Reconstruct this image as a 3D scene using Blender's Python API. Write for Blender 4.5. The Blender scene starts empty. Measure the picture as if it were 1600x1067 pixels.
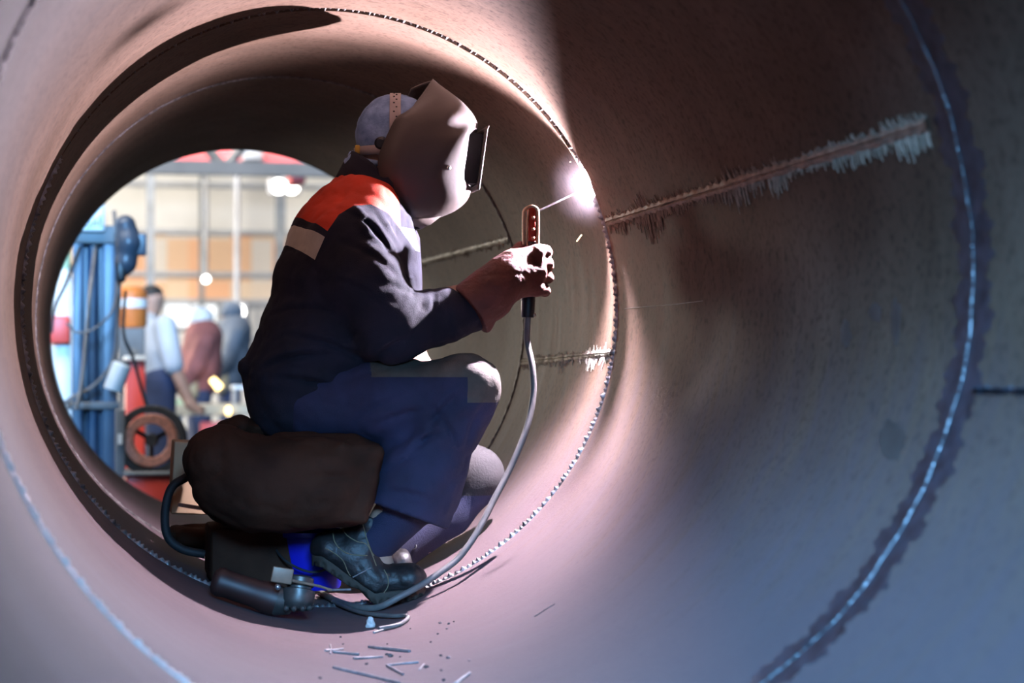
import bpy, bmesh, math, random
import numpy as np
from mathutils import Vector, Matrix

random.seed(7)
SC = bpy.context.scene
COL = SC.collection
PI = math.pi

# ------------------------------------------------------------------ camera
FPX = 3086.0
CAM = np.array([-0.5402, 0.0, -0.1576])
YAW, PITCH = 0.2076, 0.0164
_cy, _sy, _cp, _sp = math.cos(YAW), math.sin(YAW), math.cos(PITCH), math.sin(PITCH)
FWD = np.array([_sy * _cp, _cy * _cp, _sp])
RGT = np.array([_cy, -_sy, 0.0])
UPV = np.cross(RGT, FWD)
cam_data = bpy.data.cameras.new('camera')
cam = bpy.data.objects.new('camera', cam_data)
COL.objects.link(cam)
cam_data.sensor_width = 36.0
cam_data.lens = 36.0 * FPX / 1600.0
cam_data.clip_start = 0.01
cam_data.clip_end = 300
cam_data.dof.use_dof = True
cam_data.dof.focus_distance = 4.62
cam_data.dof.aperture_fstop = 3.0
cam.matrix_world = Matrix(((RGT[0], UPV[0], -FWD[0], CAM[0]),
                           (RGT[1], UPV[1], -FWD[1], CAM[1]),
                           (RGT[2], UPV[2], -FWD[2], CAM[2]),
                           (0, 0, 0, 1)))
SC.camera = cam
SC.view_settings.view_transform = 'Standard'
SC.view_settings.look = 'None'
SC.view_settings.exposure = 0.0
SC.view_settings.gamma = 1.0
SC.view_settings.use_curve_mapping = False
SC.cycles.max_bounces = 8
SC.cycles.diffuse_bounces = 5
SC.cycles.glossy_bounces = 4
SC.cycles.sample_clamp_indirect = 3.0
SC.cycles.caustics_reflective = False
SC.cycles.caustics_refractive = False
SC.cycles.use_denoising = True

# ------------------------------------------------------------------ world
world = bpy.data.worlds.new('world')
SC.world = world
world.use_nodes = True
_bg = world.node_tree.nodes['Background']
_bg.inputs[0].default_value = (0.35, 0.5, 0.8, 1)
_bg.inputs[1].default_value = 0.10


def area(name, loc, target, sx, sy, power, color, spread=PI):
    l = bpy.data.lights.new(name, 'AREA')
    l.shape = 'RECTANGLE'
    l.size, l.size_y = sx, sy
    l.energy = power
    l.color = color
    l.spread = spread
    o = bpy.data.objects.new(name, l)
    COL.objects.link(o)
    d = Vector(target) - Vector(loc)
    o.matrix_world = Matrix.Translation(loc) @ d.to_track_quat('-Z', 'Y').to_matrix().to_4x4()
    return o


# daylight from behind the photographer: an added area light, unseen, no gate built
area('rear_daylight', (-1.8, -5.8, 3.35), (0.4, 3.0, -0.4), 5.0, 2.6, 6500, (0.19, 0.49, 0.92))
# unseen area lights added to brighten the hall; no roof lights built
area('hall_fill', (-3.5, 7.9, 5.0), (-2.6, 14.5, 0.8), 8, 3, 900, (1.0, 0.97, 0.92))
area('hall_fill', (-11, 26, 6.6), (-11, 40, 1.5), 8, 3, 6000, (1.0, 0.95, 0.82))  # added to brighten the back wall, which lights the pipe's right side
area('hall_fill', (-6.2, 22, 1.6), (0.7, 5.2, 0.0), 3, 2.5, 1500, (1.0, 0.93, 0.80))  # added low panel, aimed into the pipe to brighten its far right wall
area('hall_fill', (-4, 19, 6.9), (-4, 38, 1.5), 12, 3, 6600, (1.0, 0.94, 0.88))

R = 0.71
YN, YW, YF, YO = 2.675, 4.690, 5.755, 7.677
ARC_T = math.radians(25.16)
ARC = np.array([(R + 0.0070) * math.cos(ARC_T), YW, (R + 0.0070) * math.sin(ARC_T)])


# ------------------------------------------------------------------ placing helpers
def ray(px, py):
    return FWD + (px - 800) / FPX * RGT - (py - 533.5) / FPX * UPV


def P(px, py, Y):
    d = ray(px, py)
    return CAM + d * (Y - CAM[1]) / d[1]


def W(px, py, r=R):
    d = ray(px, py)
    a = d[0] ** 2 + d[2] ** 2
    b = CAM[0] * d[0] + CAM[2] * d[2]
    c = CAM[0] ** 2 + CAM[2] ** 2 - r * r
    t = (-b + math.sqrt(b * b - a * c)) / a
    return CAM + t * d


def cyl_pt(theta, y, r):
    return (r * math.cos(theta), y, r * math.sin(theta))


# ------------------------------------------------------------------ materials
def mat(name, col, rough=0.6, metal=0.0, var=0.25, scale=6.0, bump=0.0, bscale=60.0,
        stretch=(1, 1, 1), col2=None, emis=None, estr=0.0, spec=0.5, detail=5.0):
    m = bpy.data.materials.new(name)
    m.use_nodes = True
    nt = m.node_tree
    b = nt.nodes['Principled BSDF']
    b.inputs['Roughness'].default_value = rough
    b.inputs['Metallic'].default_value = metal
    b.inputs['Specular IOR Level'].default_value = spec
    tc = nt.nodes.new('ShaderNodeTexCoord')
    mp = nt.nodes.new('ShaderNodeMapping')
    mp.inputs['Scale'].default_value = stretch
    nt.links.new(tc.outputs['Object'], mp.inputs['Vector'])
    nz = nt.nodes.new('ShaderNodeTexNoise')
    nz.inputs['Scale'].default_value = scale
    nz.inputs['Detail'].default_value = detail
    nt.links.new(mp.outputs['Vector'], nz.inputs['Vector'])
    rp = nt.nodes.new('ShaderNodeValToRGB')
    c = np.array(col, float)
    ca = c * (1 - var)
    cb = np.array(col2, float) if col2 is not None else np.clip(c * (1 + var), 0, 1)
    rp.color_ramp.elements[0].position = 0.32
    rp.color_ramp.elements[1].position = 0.68
    rp.color_ramp.elements[0].color = (*ca, 1)
    rp.color_ramp.elements[1].color = (*cb, 1)
    nt.links.new(nz.outputs['Fac'], rp.inputs['Fac'])
    nt.links.new(rp.outputs['Color'], b.inputs['Base Color'])
    if bump > 0:
        n2 = nt.nodes.new('ShaderNodeTexNoise')
        n2.inputs['Scale'].default_value = bscale
        n2.inputs['Detail'].default_value = 4
        nt.links.new(mp.outputs['Vector'], n2.inputs['Vector'])
        bp = nt.nodes.new('ShaderNodeBump')
        bp.inputs['Strength'].default_value = bump
        bp.inputs['Distance'].default_value = 0.004
        nt.links.new(n2.outputs['Fac'], bp.inputs['Height'])
        nt.links.new(bp.outputs['Normal'], b.inputs['Normal'])
    if emis is not None:
        b.inputs['Emission Color'].default_value = (*emis, 1)
        b.inputs['Emission Strength'].default_value = estr
    return m


def pipe_material():
    m = mat('mill_scaled_steel', (0.102, 0.063, 0.042), 0.6, 0.0, 0.15, 2.6, 0.12, 160.0, spec=0.06,
            col2=(0.130, 0.084, 0.060))
    nt = m.node_tree
    b = nt.nodes['Principled BSDF']
    ramp = [n for n in nt.nodes if n.type == 'VALTORGB'][0]
    tc = [n for n in nt.nodes if n.type == 'TEX_COORD'][0]
    # runs down the wall: a fine pattern along the pipe, long in the height
    mp = nt.nodes.new('ShaderNodeMapping')
    mp.inputs['Scale'].default_value = (2.2, 15.0, 2.2)
    nt.links.new(tc.outputs['Object'], mp.inputs['Vector'])
    nz = nt.nodes.new('ShaderNodeTexNoise')
    nz.inputs['Scale'].default_value = 1.6
    nz.inputs['Detail'].default_value = 6
    nt.links.new(mp.outputs['Vector'], nz.inputs['Vector'])
    r2 = nt.nodes.new('ShaderNodeValToRGB')
    r2.color_ramp.elements[0].position = 0.35
    r2.color_ramp.elements[1].position = 0.72
    r2.color_ramp.elements[0].color = (0.86, 0.86, 0.86, 1)
    r2.color_ramp.elements[1].color = (1.13, 1.12, 1.11, 1)
    nt.links.new(nz.outputs['Fac'], r2.inputs['Fac'])
    mx = nt.nodes.new('ShaderNodeMix')
    mx.data_type = 'RGBA'
    mx.blend_type = 'MULTIPLY'
    mx.inputs['Factor'].default_value = 1.0
    nt.links.new(ramp.outputs['Color'], mx.inputs[6])
    nt.links.new(r2.outputs['Color'], mx.inputs[7])
    # scale pits and specks
    n3 = nt.nodes.new('ShaderNodeTexNoise')
    n3.inputs['Scale'].default_value = 70
    n3.inputs['Detail'].default_value = 3
    nt.links.new(tc.outputs['Object'], n3.inputs['Vector'])
    r3 = nt.nodes.new('ShaderNodeValToRGB')
    r3.color_ramp.elements[0].position = 0.27
    r3.color_ramp.elements[1].position = 0.50
    r3.color_ramp.elements[0].color = (0.62, 0.60, 0.60, 1)
    r3.color_ramp.elements[1].color = (1.12, 1.12, 1.12, 1)
    nt.links.new(n3.outputs['Fac'], r3.inputs['Fac'])
    m2 = nt.nodes.new('ShaderNodeMix')
    m2.data_type = 'RGBA'
    m2.blend_type = 'MULTIPLY'
    m2.inputs['Factor'].default_value = 1.0
    nt.links.new(mx.outputs[2], m2.inputs[6])
    nt.links.new(r3.outputs['Color'], m2.inputs[7])
    # grey-violet grinding dust that has settled along the bottom of the pipe
    sz = nt.nodes.new('ShaderNodeSeparateXYZ')
    nt.links.new(tc.outputs['Object'], sz.inputs[0])
    ad = nt.nodes.new('ShaderNodeMath')
    ad.operation = 'MULTIPLY_ADD'
    ad.inputs[1].default_value = 0.5
    nt.links.new(nz.outputs['Fac'], ad.inputs[0])
    nt.links.new(sz.outputs['Z'], ad.inputs[2])
    dm = nt.nodes.new('ShaderNodeMapRange')
    dm.inputs['From Min'].default_value = 0.15
    dm.inputs['From Max'].default_value = -0.28
    dm.inputs['To Min'].default_value = 0.0
    dm.inputs['To Max'].default_value = 0.8
    nt.links.new(ad.outputs[0], dm.inputs['Value'])
    m3 = nt.nodes.new('ShaderNodeMix')
    m3.data_type = 'RGBA'
    m3.inputs[7].default_value = (0.125, 0.090, 0.098, 1)
    nt.links.new(dm.outputs['Result'], m3.inputs['Factor'])
    nt.links.new(m2.outputs[2], m3.inputs[6])
    nt.links.new(m3.outputs[2], b.inputs['Base Color'])
    # roughness wear
    rr = nt.nodes.new('ShaderNodeMapRange')
    rr.inputs['To Min'].default_value = 0.58
    rr.inputs['To Max'].default_value = 0.75
    nt.links.new(nz.outputs['Fac'], rr.inputs['Value'])
    nt.links.new(rr.outputs['Result'], b.inputs['Roughness'])
    return m


M = {}
M['pipe'] = pipe_material()
M['scorch'] = mat('heat_scorched_steel', (0.035, 0.04, 0.055), 0.45, 0.4, 0.5, 40, 0.2, 120)
M['bead'] = mat('weld_bead_steel', (0.25, 0.24, 0.245), 0.30, 0.6, 0.8, 30, 0.5, 220)
M['bead_lit'] = mat('weld_bead_painted_lit', (0.55, 0.41, 0.37), 0.45, 0.1, 0.2, 40, 0.3, 220)  # arc light on the left arc, painted in as a paler, warmer colour
M['bead_glint'] = mat('slagged_bead_painted_glints', (0.055, 0.058, 0.066), 0.28, 0.7, 0.5, 8, 0.5, 220, col2=(0.24, 0.245, 0.26))  # dark slag, with highlights painted in as bright spots
M['bead_dark'] = mat('slagged_weld', (0.10, 0.085, 0.08), 0.45, 0.5, 0.7, 90, 0.5, 220)
M['spatter'] = mat('spatter_crust', (0.37, 0.25, 0.18), 0.55, 0.0, 0.35, 50, 0.4, 200)
M['spatter_pale'] = mat('pale_spatter_crust', (0.46, 0.42, 0.34), 0.6, 0.1, 0.35, 50, 0.4, 200)
M['groove'] = mat('burnt_groove', (0.03, 0.025, 0.025), 0.7, 0.2, 0.3, 60)
M['navy'] = mat('navy_work_cloth', (0.0085, 0.0078, 0.018), 0.9, 0, 0.3, 14, 0.35, 420)
M['denim'] = mat('blue_canvas', (0.0170, 0.0185, 0.050), 0.85, 0, 0.28, 9, 0.4, 380)
M['red_cloth'] = mat('red_orange_cloth', (0.62, 0.045, 0.015), 0.8, 0, 0.15, 12, 0.3, 400)
M['reflect'] = mat('silver_reflective_tape', (0.55, 0.50, 0.42), 0.45, 0.1, 0.12, 18, 0.1, 300)
M['suede'] = mat('worn_tan_suede', (0.080, 0.062, 0.048), 0.85, 0, 0.25, 20, 0.4, 200)
M['knee_grey'] = mat('worn_grey_cloth', (0.026, 0.022, 0.022), 0.9, 0, 0.3, 20, 0.4, 200)
M['glove'] = mat('red_brown_leather', (0.14, 0.040, 0.028), 0.7, 0, 0.25, 16, 0.5, 120)
M['mask'] = mat('mask_fibre', (0.068, 0.051, 0.045), 0.5, 0, 0.12, 5, 0.08, 90)
M['black'] = mat('black_plastic', (0.012, 0.012, 0.014), 0.4, 0, 0.2, 20)
M['rubber'] = mat('black_rubber', (0.02, 0.02, 0.022), 0.65, 0, 0.3, 30, 0.2, 200)
M['cap'] = mat('blue_bandana', (0.18, 0.31, 0.60), 0.85, 0, 0.4, 28, 0.3, 160, col2=(0.30, 0.44, 0.72))
M['band'] = mat('grey_head_strap', (0.36, 0.30, 0.29), 0.55, 0, 0.1, 30)
M['yellow'] = mat('yellow_strap', (0.6, 0.36, 0.05), 0.6)
M['skin'] = mat('skin', (0.48, 0.27, 0.19), 0.55, 0, 0.1, 20, 0.1, 150)
M['hair'] = mat('dark_hair', (0.03, 0.022, 0.018), 0.6, 0, 0.3, 60, 0.5, 200)
M['leather'] = mat('black_boot_leather', (0.0125, 0.0100, 0.0100), 0.5, 0, 0.35, 20, 0.25, 160)
M['sole'] = mat('brown_sole', (0.040, 0.029, 0.021), 0.8, 0, 0.3, 20, 0.3, 120)
M['lace'] = mat('dark_lace', (0.03, 0.03, 0.035), 0.7)
M['stitch'] = mat('tan_stitching', (0.16, 0.12, 0.07), 0.8)
M['eyelet'] = mat('steel_eyelet', (0.6, 0.6, 0.62), 0.25, 0.9)
M['bag'] = mat('brown_leather_bag', (0.038, 0.0155, 0.0085), 0.8, 0, 0.4, 9, 0.5, 60, spec=0.15)
M['card'] = mat('tan_cardboard', (0.58, 0.40, 0.24), 0.85, 0, 0.15, 8)
M['blue_plastic'] = mat('blue_plastic', (0.008, 0.012, 0.42), 0.4, 0, 0.2, 8)
M['red_bakelite'] = mat('red_insulator', (0.55, 0.05, 0.025), 0.4, 0, 0.15, 20)
M['brass'] = mat('worn_copper_jaw', (0.75, 0.52, 0.36), 0.35, 0.7, 0.2, 40)
M['cable'] = mat('grey_rubber_cable', (0.125, 0.110, 0.104), 0.55, 0, 0.2, 30)
M['electrode'] = mat('electrode_coating', (0.30, 0.25, 0.24), 0.7, 0, 0.3, 60, 0.2, 200)
M['stub'] = mat('spent_electrode', (0.20, 0.165, 0.165), 0.6, 0.2, 0.35, 70, 0.2, 200)
M['slag'] = mat('slag', (0.06, 0.045, 0.045), 0.6, 0.1, 0.5, 100)
M['white_slag'] = mat('white_lump', (0.60, 0.53, 0.50), 0.7, 0, 0.1, 60, 0.4, 150)
M['tool_brown'] = mat('grinder_housing', (0.035, 0.012, 0.010), 0.5, 0, 0.2, 20)
M['tool_metal'] = mat('grinder_gearhead', (0.09, 0.085, 0.08), 0.4, 0.6, 0.25, 40, 0.1, 90)
M['tan_metal'] = mat('tan_plate', (0.24, 0.16, 0.11), 0.45, 0.2, 0.15, 40)
M['arc'] = mat('electric_arc', (1, 1, 1), 0.5, emis=(0.97, 0.87, 1.08), estr=730000.0)
M['spark'] = mat('hot_spark', (1, 0.6, 0.3), 0.5, emis=(1.0, 0.55, 0.25), estr=6.0)
M['glow_tip'] = mat('glowing_electrode_tip', (0.05, 0.04, 0.04), 0.7, emis=(1.0, 0.72, 0.66), estr=2.2)
M['hot_rod'] = mat('hot_electrode', (0.22, 0.16, 0.15), 0.6, 0, 0.2, 60)
# hall
M['conc'] = mat('hall_concrete', (0.036, 0.034, 0.032), 0.8, 0, 0.2, 0.8)
M['steel_grey'] = mat('painted_grey_steel', (0.30, 0.30, 0.31), 0.5, 0.2, 0.2, 3)
M['truss_steel'] = mat('roof_steel', (0.13, 0.125, 0.12), 0.6, 0, 0.2, 3)
M['red_beam'] = mat('red_crane_paint', (0.62, 0.10, 0.10), 0.5, 0, 0.15, 2)
M['red_paint'] = mat('red_machine_paint', (0.72, 0.07, 0.045), 0.4, 0, 0.1, 3)
M['blue_paint'] = mat('blue_column_paint', (0.040, 0.072, 0.125), 0.35, 0, 0.3, 4)
M['white_paint'] = mat('white_enamel', (0.80, 0.80, 0.78), 0.45, 0, 0.06, 3)
M['green_paint'] = mat('pale_green_enamel', (0.45, 0.62, 0.40), 0.5)
M['grey_paint'] = mat('dark_grey_band', (0.14, 0.15, 0.16), 0.5)
M['bluegrey'] = mat('blue_grey_mask', (0.050, 0.064, 0.088), 0.35, 0, 0.15, 4)
M['copper'] = mat('copper_wire', (0.72, 0.30, 0.20), 0.35, 0.6, 0.25, 60, 0.3, 200)
M['orange'] = mat('orange_plastic', (0.75, 0.22, 0.05), 0.45)
M['tshirt'] = mat('white_shirt', (0.50, 0.53, 0.58), 0.85, 0, 0.08, 6)
M['dark_trousers'] = mat('dark_blue_trousers', (0.035, 0.05, 0.11), 0.85)
M['belt'] = mat('blue_belt', (0.03, 0.09, 0.30), 0.6)
M['jacket_grey'] = mat('grey_jacket', (0.12, 0.14, 0.17), 0.85)
M['maroon'] = mat('maroon_jacket', (0.30, 0.10, 0.09), 0.85)
M['khaki'] = mat('khaki_apron', (0.48, 0.38, 0.24), 0.85)
M['lamp'] = mat('lamp_glass', (1, 1, 1), 0.4, emis=(1.0, 0.97, 0.9), estr=9.0)
M['flame'] = mat('spark_stream', (1, 0.8, 0.4), 0.5, emis=(1.0, 0.72, 0.28), estr=5.0)
M['daylight_pane'] = mat('bright_pane', (0.85, 0.87, 0.88), 0.5, emis=(0.9, 0.97, 1.0), estr=0.7)
M['letters'] = mat('grey_lettering', (0.16, 0.18, 0.22), 0.6)
M['wood'] = mat('pale_bench_wood', (0.52, 0.45, 0.34), 0.7, 0, 0.2, 3, stretch=(1, 6, 6))


def wall_panel_material():
    m = bpy.data.materials.new('panelled_hall_wall')
    m.use_nodes = True
    nt = m.node_tree
    b = nt.nodes['Principled BSDF']
    b.inputs['Roughness'].default_value = 0.7
    tc = nt.nodes.new('ShaderNodeTexCoord')
    sx = nt.nodes.new('ShaderNodeSeparateXYZ')
    nt.links.new(tc.outputs['Object'], sx.inputs[0])
    cb = nt.nodes.new('ShaderNodeCombineXYZ')
    nt.links.new(sx.outputs['X'], cb.inputs['X'])
    nt.links.new(sx.outputs['Z'], cb.inputs['Y'])
    # random tint per panel: white noise on the panel's own number
    fl = nt.nodes.new('ShaderNodeVectorMath')
    fl.operation = 'SNAP'
    fl.inputs[1].default_value = (0.42, 0.85, 1)
    nt.links.new(cb.outputs[0], fl.inputs[0])
    wn = nt.nodes.new('ShaderNodeTexWhiteNoise')
    wn.noise_dimensions = '2D'
    nt.links.new(fl.outputs[0], wn.inputs['Vector'])
    rp = nt.nodes.new('ShaderNodeValToRGB')
    e = rp.color_ramp.elements
    e[0].position, e[0].color = 0.0, (0.62, 0.56, 0.50, 1)
    e[1].position, e[1].color = 1.0, (0.70, 0.36, 0.20, 1)
    k = e.new(0.45)
    k.color = (0.62, 0.45, 0.30, 1)
    nt.links.new(wn.outputs['Value'], rp.inputs['Fac'])
    nt.links.new(rp.outputs['Color'], b.inputs['Base Color'])
    return m


M['panels'] = wall_panel_material()
M['panels_white'] = mat('pale_wall_sheet', (0.60, 0.57, 0.53), 0.7, 0, 0.1, 0.8)


# ------------------------------------------------------------------ mesh helpers
def mk(name, verts, faces, material, parent=None, smooth=True):
    me = bpy.data.meshes.new(name)
    me.from_pydata([tuple(map(float, v)) for v in verts], [], [tuple(int(i) for i in f) for f in faces])
    me.update()
    if smooth:
        me.polygons.foreach_set('use_smooth', [True] * len(me.polygons))
    o = bpy.data.objects.new(name, me)
    COL.objects.link(o)
    if material is not None:
        me.materials.append(material)
    if parent is not None:
        o.parent = parent
        if parent.type == 'EMPTY':
            o.matrix_parent_inverse = Matrix.Translation(-Vector(parent.location))
    return o


def thing(name, label, cat, loc, group=None):
    o = bpy.data.objects.new(name, None)
    o.empty_display_size = 0.05
    COL.objects.link(o)
    o.location = tuple(map(float, loc))
    return tag(o, label, cat, group)


def tag(o, label, cat, group=None):
    o['label'] = label
    o['category'] = cat
    if group:
        o['group'] = group
    return o


def struct(o):
    o['kind'] = 'structure'
    return o


class MB:
    """collects pieces of one part"""

    def __init__(self):
        self.v, self.f = [], []

    def add(self, verts, faces):
        n = len(self.v)
        self.v += [tuple(map(float, p)) for p in verts]
        self.f += [tuple(i + n for i in f) for f in faces]
        return self

    def box(self, c, s, rot=None, bev=0.0):
        bm = bmesh.new()
        bmesh.ops.create_cube(bm, size=1.0)
        for v in bm.verts:
            v.co = Vector((v.co.x * s[0], v.co.y * s[1], v.co.z * s[2]))
        if bev > 0:
            bmesh.ops.bevel(bm, geom=bm.edges[:], offset=bev, segments=3, affect='EDGES', profile=0.5)
        if rot is not None:
            bmesh.ops.transform(bm, matrix=rot.to_4x4(), verts=bm.verts)
        vs = [tuple(v.co + Vector(tuple(map(float, c)))) for v in bm.verts]
        bm.verts.index_update()
        self.add(vs, [tuple(v.index for v in f.verts) for f in bm.faces])
        bm.free()
        return self

    def tube(self, pts, rad, n=10, caps=True):
        pts = [Vector(tuple(map(float, p))) for p in pts]
        rs = rad if hasattr(rad, '__len__') else [rad] * len(pts)
        vs, fs = [], []
        t0 = (pts[1] - pts[0]).normalized()
        a = Vector((0, 0, 1)) if abs(t0.z) < 0.9 else Vector((1, 0, 0))
        nrm = t0.cross(a).normalized()
        for i, p in enumerate(pts):
            t = (pts[min(i + 1, len(pts) - 1)] - pts[max(i - 1, 0)])
            if t.length < 1e-9:
                t = t0
            t = t.normalized()
            nrm = (nrm - t * nrm.dot(t))
            if nrm.length < 1e-6:
                nrm = t.orthogonal()
            nrm.normalize()
            bn = t.cross(nrm)
            for k in range(n):
                an = 2 * PI * k / n
                vs.append(p + (nrm * math.cos(an) + bn * math.sin(an)) * rs[i])
        for i in range(len(pts) - 1):
            for k in range(n):
                k2 = (k + 1) % n
                fs.append((i * n + k, i * n + k2, (i + 1) * n + k2, (i + 1) * n + k))
        if caps:
            fs.append(tuple(reversed(range(n))))
            fs.append(tuple((len(pts) - 1) * n + k for k in range(n)))
        return self.add(vs, fs)

    def lathe(self, a, b, prof, n=32, close=False):
        """profile (t, r) along the axis a->b"""
        a, b = Vector(tuple(map(float, a))), Vector(tuple(map(float, b)))
        t = (b - a)
        tn = t.normalized()
        u = tn.orthogonal().normalized()
        w = tn.cross(u)
        vs, fs = [], []
        for (s, r) in prof:
            c = a + t * s
            for k in range(n):
                an = 2 * PI * k / n
                vs.append(c + (u * math.cos(an) + w * math.sin(an)) * max(r, 1e-5))
        m = len(prof)
        for i in range(m if close else m - 1):
            j = (i + 1) % m
            for k in range(n):
                k2 = (k + 1) % n
                fs.append((i * n + k, i * n + k2, j * n + k2, j * n + k))
        return self.add(vs, fs)

    def ball(self, c, r, n=12, m=8, sc=(1, 1, 1)):
        vs, fs = [], []
        for i in range(m + 1):
            ph = PI * i / m
            for k in range(n):
                an = 2 * PI * k / n
                vs.append((c[0] + r * sc[0] * math.sin(ph) * math.cos(an),
                           c[1] + r * sc[1] * math.sin(ph) * math.sin(an),
                           c[2] + r * sc[2] * math.cos(ph)))
        for i in range(m):
            for k in range(n):
                k2 = (k + 1) % n
                fs.append((i * n + k, (i + 1) * n + k, (i + 1) * n + k2, i * n + k2))
        return self.add(vs, fs)

    def grid(self, rows, thick=0.0, closed=False):
        """rows of points -> sheet (made solid with a thickness by the caller's modifier)"""
        n = len(rows[0])
        vs = [p for r in rows for p in r]
        fs = []
        for i in range(len(rows) - 1):
            for k in range(n if closed else n - 1):
                k2 = (k + 1) % n
                fs.append((i * n + k, i * n + k2, (i + 1) * n + k2, (i + 1) * n + k))
        return self.add(vs, fs)

    def build(self, name, material, parent=None, smooth=True):
        o = mk(name, self.v, self.f, material, parent, smooth)
        if smooth:
            autosmooth(o)
        return o


def autosmooth(o, ang=40):
    bm = bmesh.new()
    bm.from_mesh(o.data)
    lim = math.radians(ang)
    for e in bm.edges:
        if len(e.link_faces) == 2 and e.calc_face_angle(0) > lim:
            e.smooth = False
    bm.to_mesh(o.data)
    bm.free()


def solidify(o, t, offset=0.0):
    m = o.modifiers.new('thickness', 'SOLIDIFY')
    m.thickness = t
    m.offset = offset
    return o


def spline(pts, n=8):
    """Catmull-Rom through the points"""
    p = [np.array(q, float) for q in pts]
    p = [2 * p[0] - p[1]] + p + [2 * p[-1] - p[-2]]
    out = []
    for i in range(1, len(p) - 2):
        for k in range(n):
            t = k / n
            out.append(0.5 * ((2 * p[i]) + (-p[i - 1] + p[i + 1]) * t +
                              (2 * p[i - 1] - 5 * p[i] + 4 * p[i + 1] - p[i + 2]) * t * t +
                              (-p[i - 1] + 3 * p[i] - 3 * p[i + 1] + p[i + 2]) * t ** 3))
    out.append(p[-2])
    return out


# ------------------------------------------------------------------ signed-distance modelling
def surface_nets(vol, org, h):
    s = vol < 0
    nx, ny, nz = (d - 1 for d in vol.shape)
    acc = np.zeros((nx, ny, nz, 3), np.float32)
    cnt = np.zeros((nx, ny, nz), np.float32)
    for ax in range(3):
        for o1 in (0, 1):
            for o2 in (0, 1):
                oth = [k for k in range(3) if k != ax]
                lo = [0, 0, 0]
                lo[oth[0]], lo[oth[1]] = o1, o2
                hi = list(lo)
                hi[ax] = 1
                sl = tuple(slice(lo[k], lo[k] + (nx, ny, nz)[k]) for k in range(3))
                sh = tuple(slice(hi[k], hi[k] + (nx, ny, nz)[k]) for k in range(3))
                cr = s[sl] != s[sh]
                a, b = vol[sl], vol[sh]
                den = np.where(cr, a - b, 1)
                t = np.where(cr, a / den, 0)
                acc[..., ax] += np.where(cr, t, 0)
                acc[..., oth[0]] += cr * o1
                acc[..., oth[1]] += cr * o2
                cnt += cr
    act = cnt > 0
    idx = -np.ones(act.shape, np.int64)
    idx[act] = np.arange(act.sum())
    cells = np.argwhere(act)
    verts = (cells + acc[act] / cnt[act][:, None]) * h + np.array(org)
    faces = []
    for ax in range(3):
        b, c = [(1, 2), (2, 0), (0, 1)][ax]
        sl0 = [slice(None)] * 3
        sl1 = [slice(None)] * 3
        sl0[ax] = slice(0, -1)
        sl1[ax] = slice(1, None)
        cr = s[tuple(sl0)] != s[tuple(sl1)]
        e = np.argwhere(cr)
        ok = (e[:, b] > 0) & (e[:, c] > 0) & (e[:, b] < vol.shape[b] - 1) & (e[:, c] < vol.shape[c] - 1)
        e = e[ok]
        ins = s[tuple(sl0)][tuple(e.T)]
        q = []
        for db, dc in ((1, 1), (0, 1), (0, 0), (1, 0)):
            k = e.copy()
            k[:, b] -= db
            k[:, c] -= dc
            q.append(idx[tuple(k.T)])
        q = np.stack(q, 1)
        q[~ins] = q[~ins][:, ::-1]
        faces.append(q)
    return verts, np.concatenate(faces)


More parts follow.
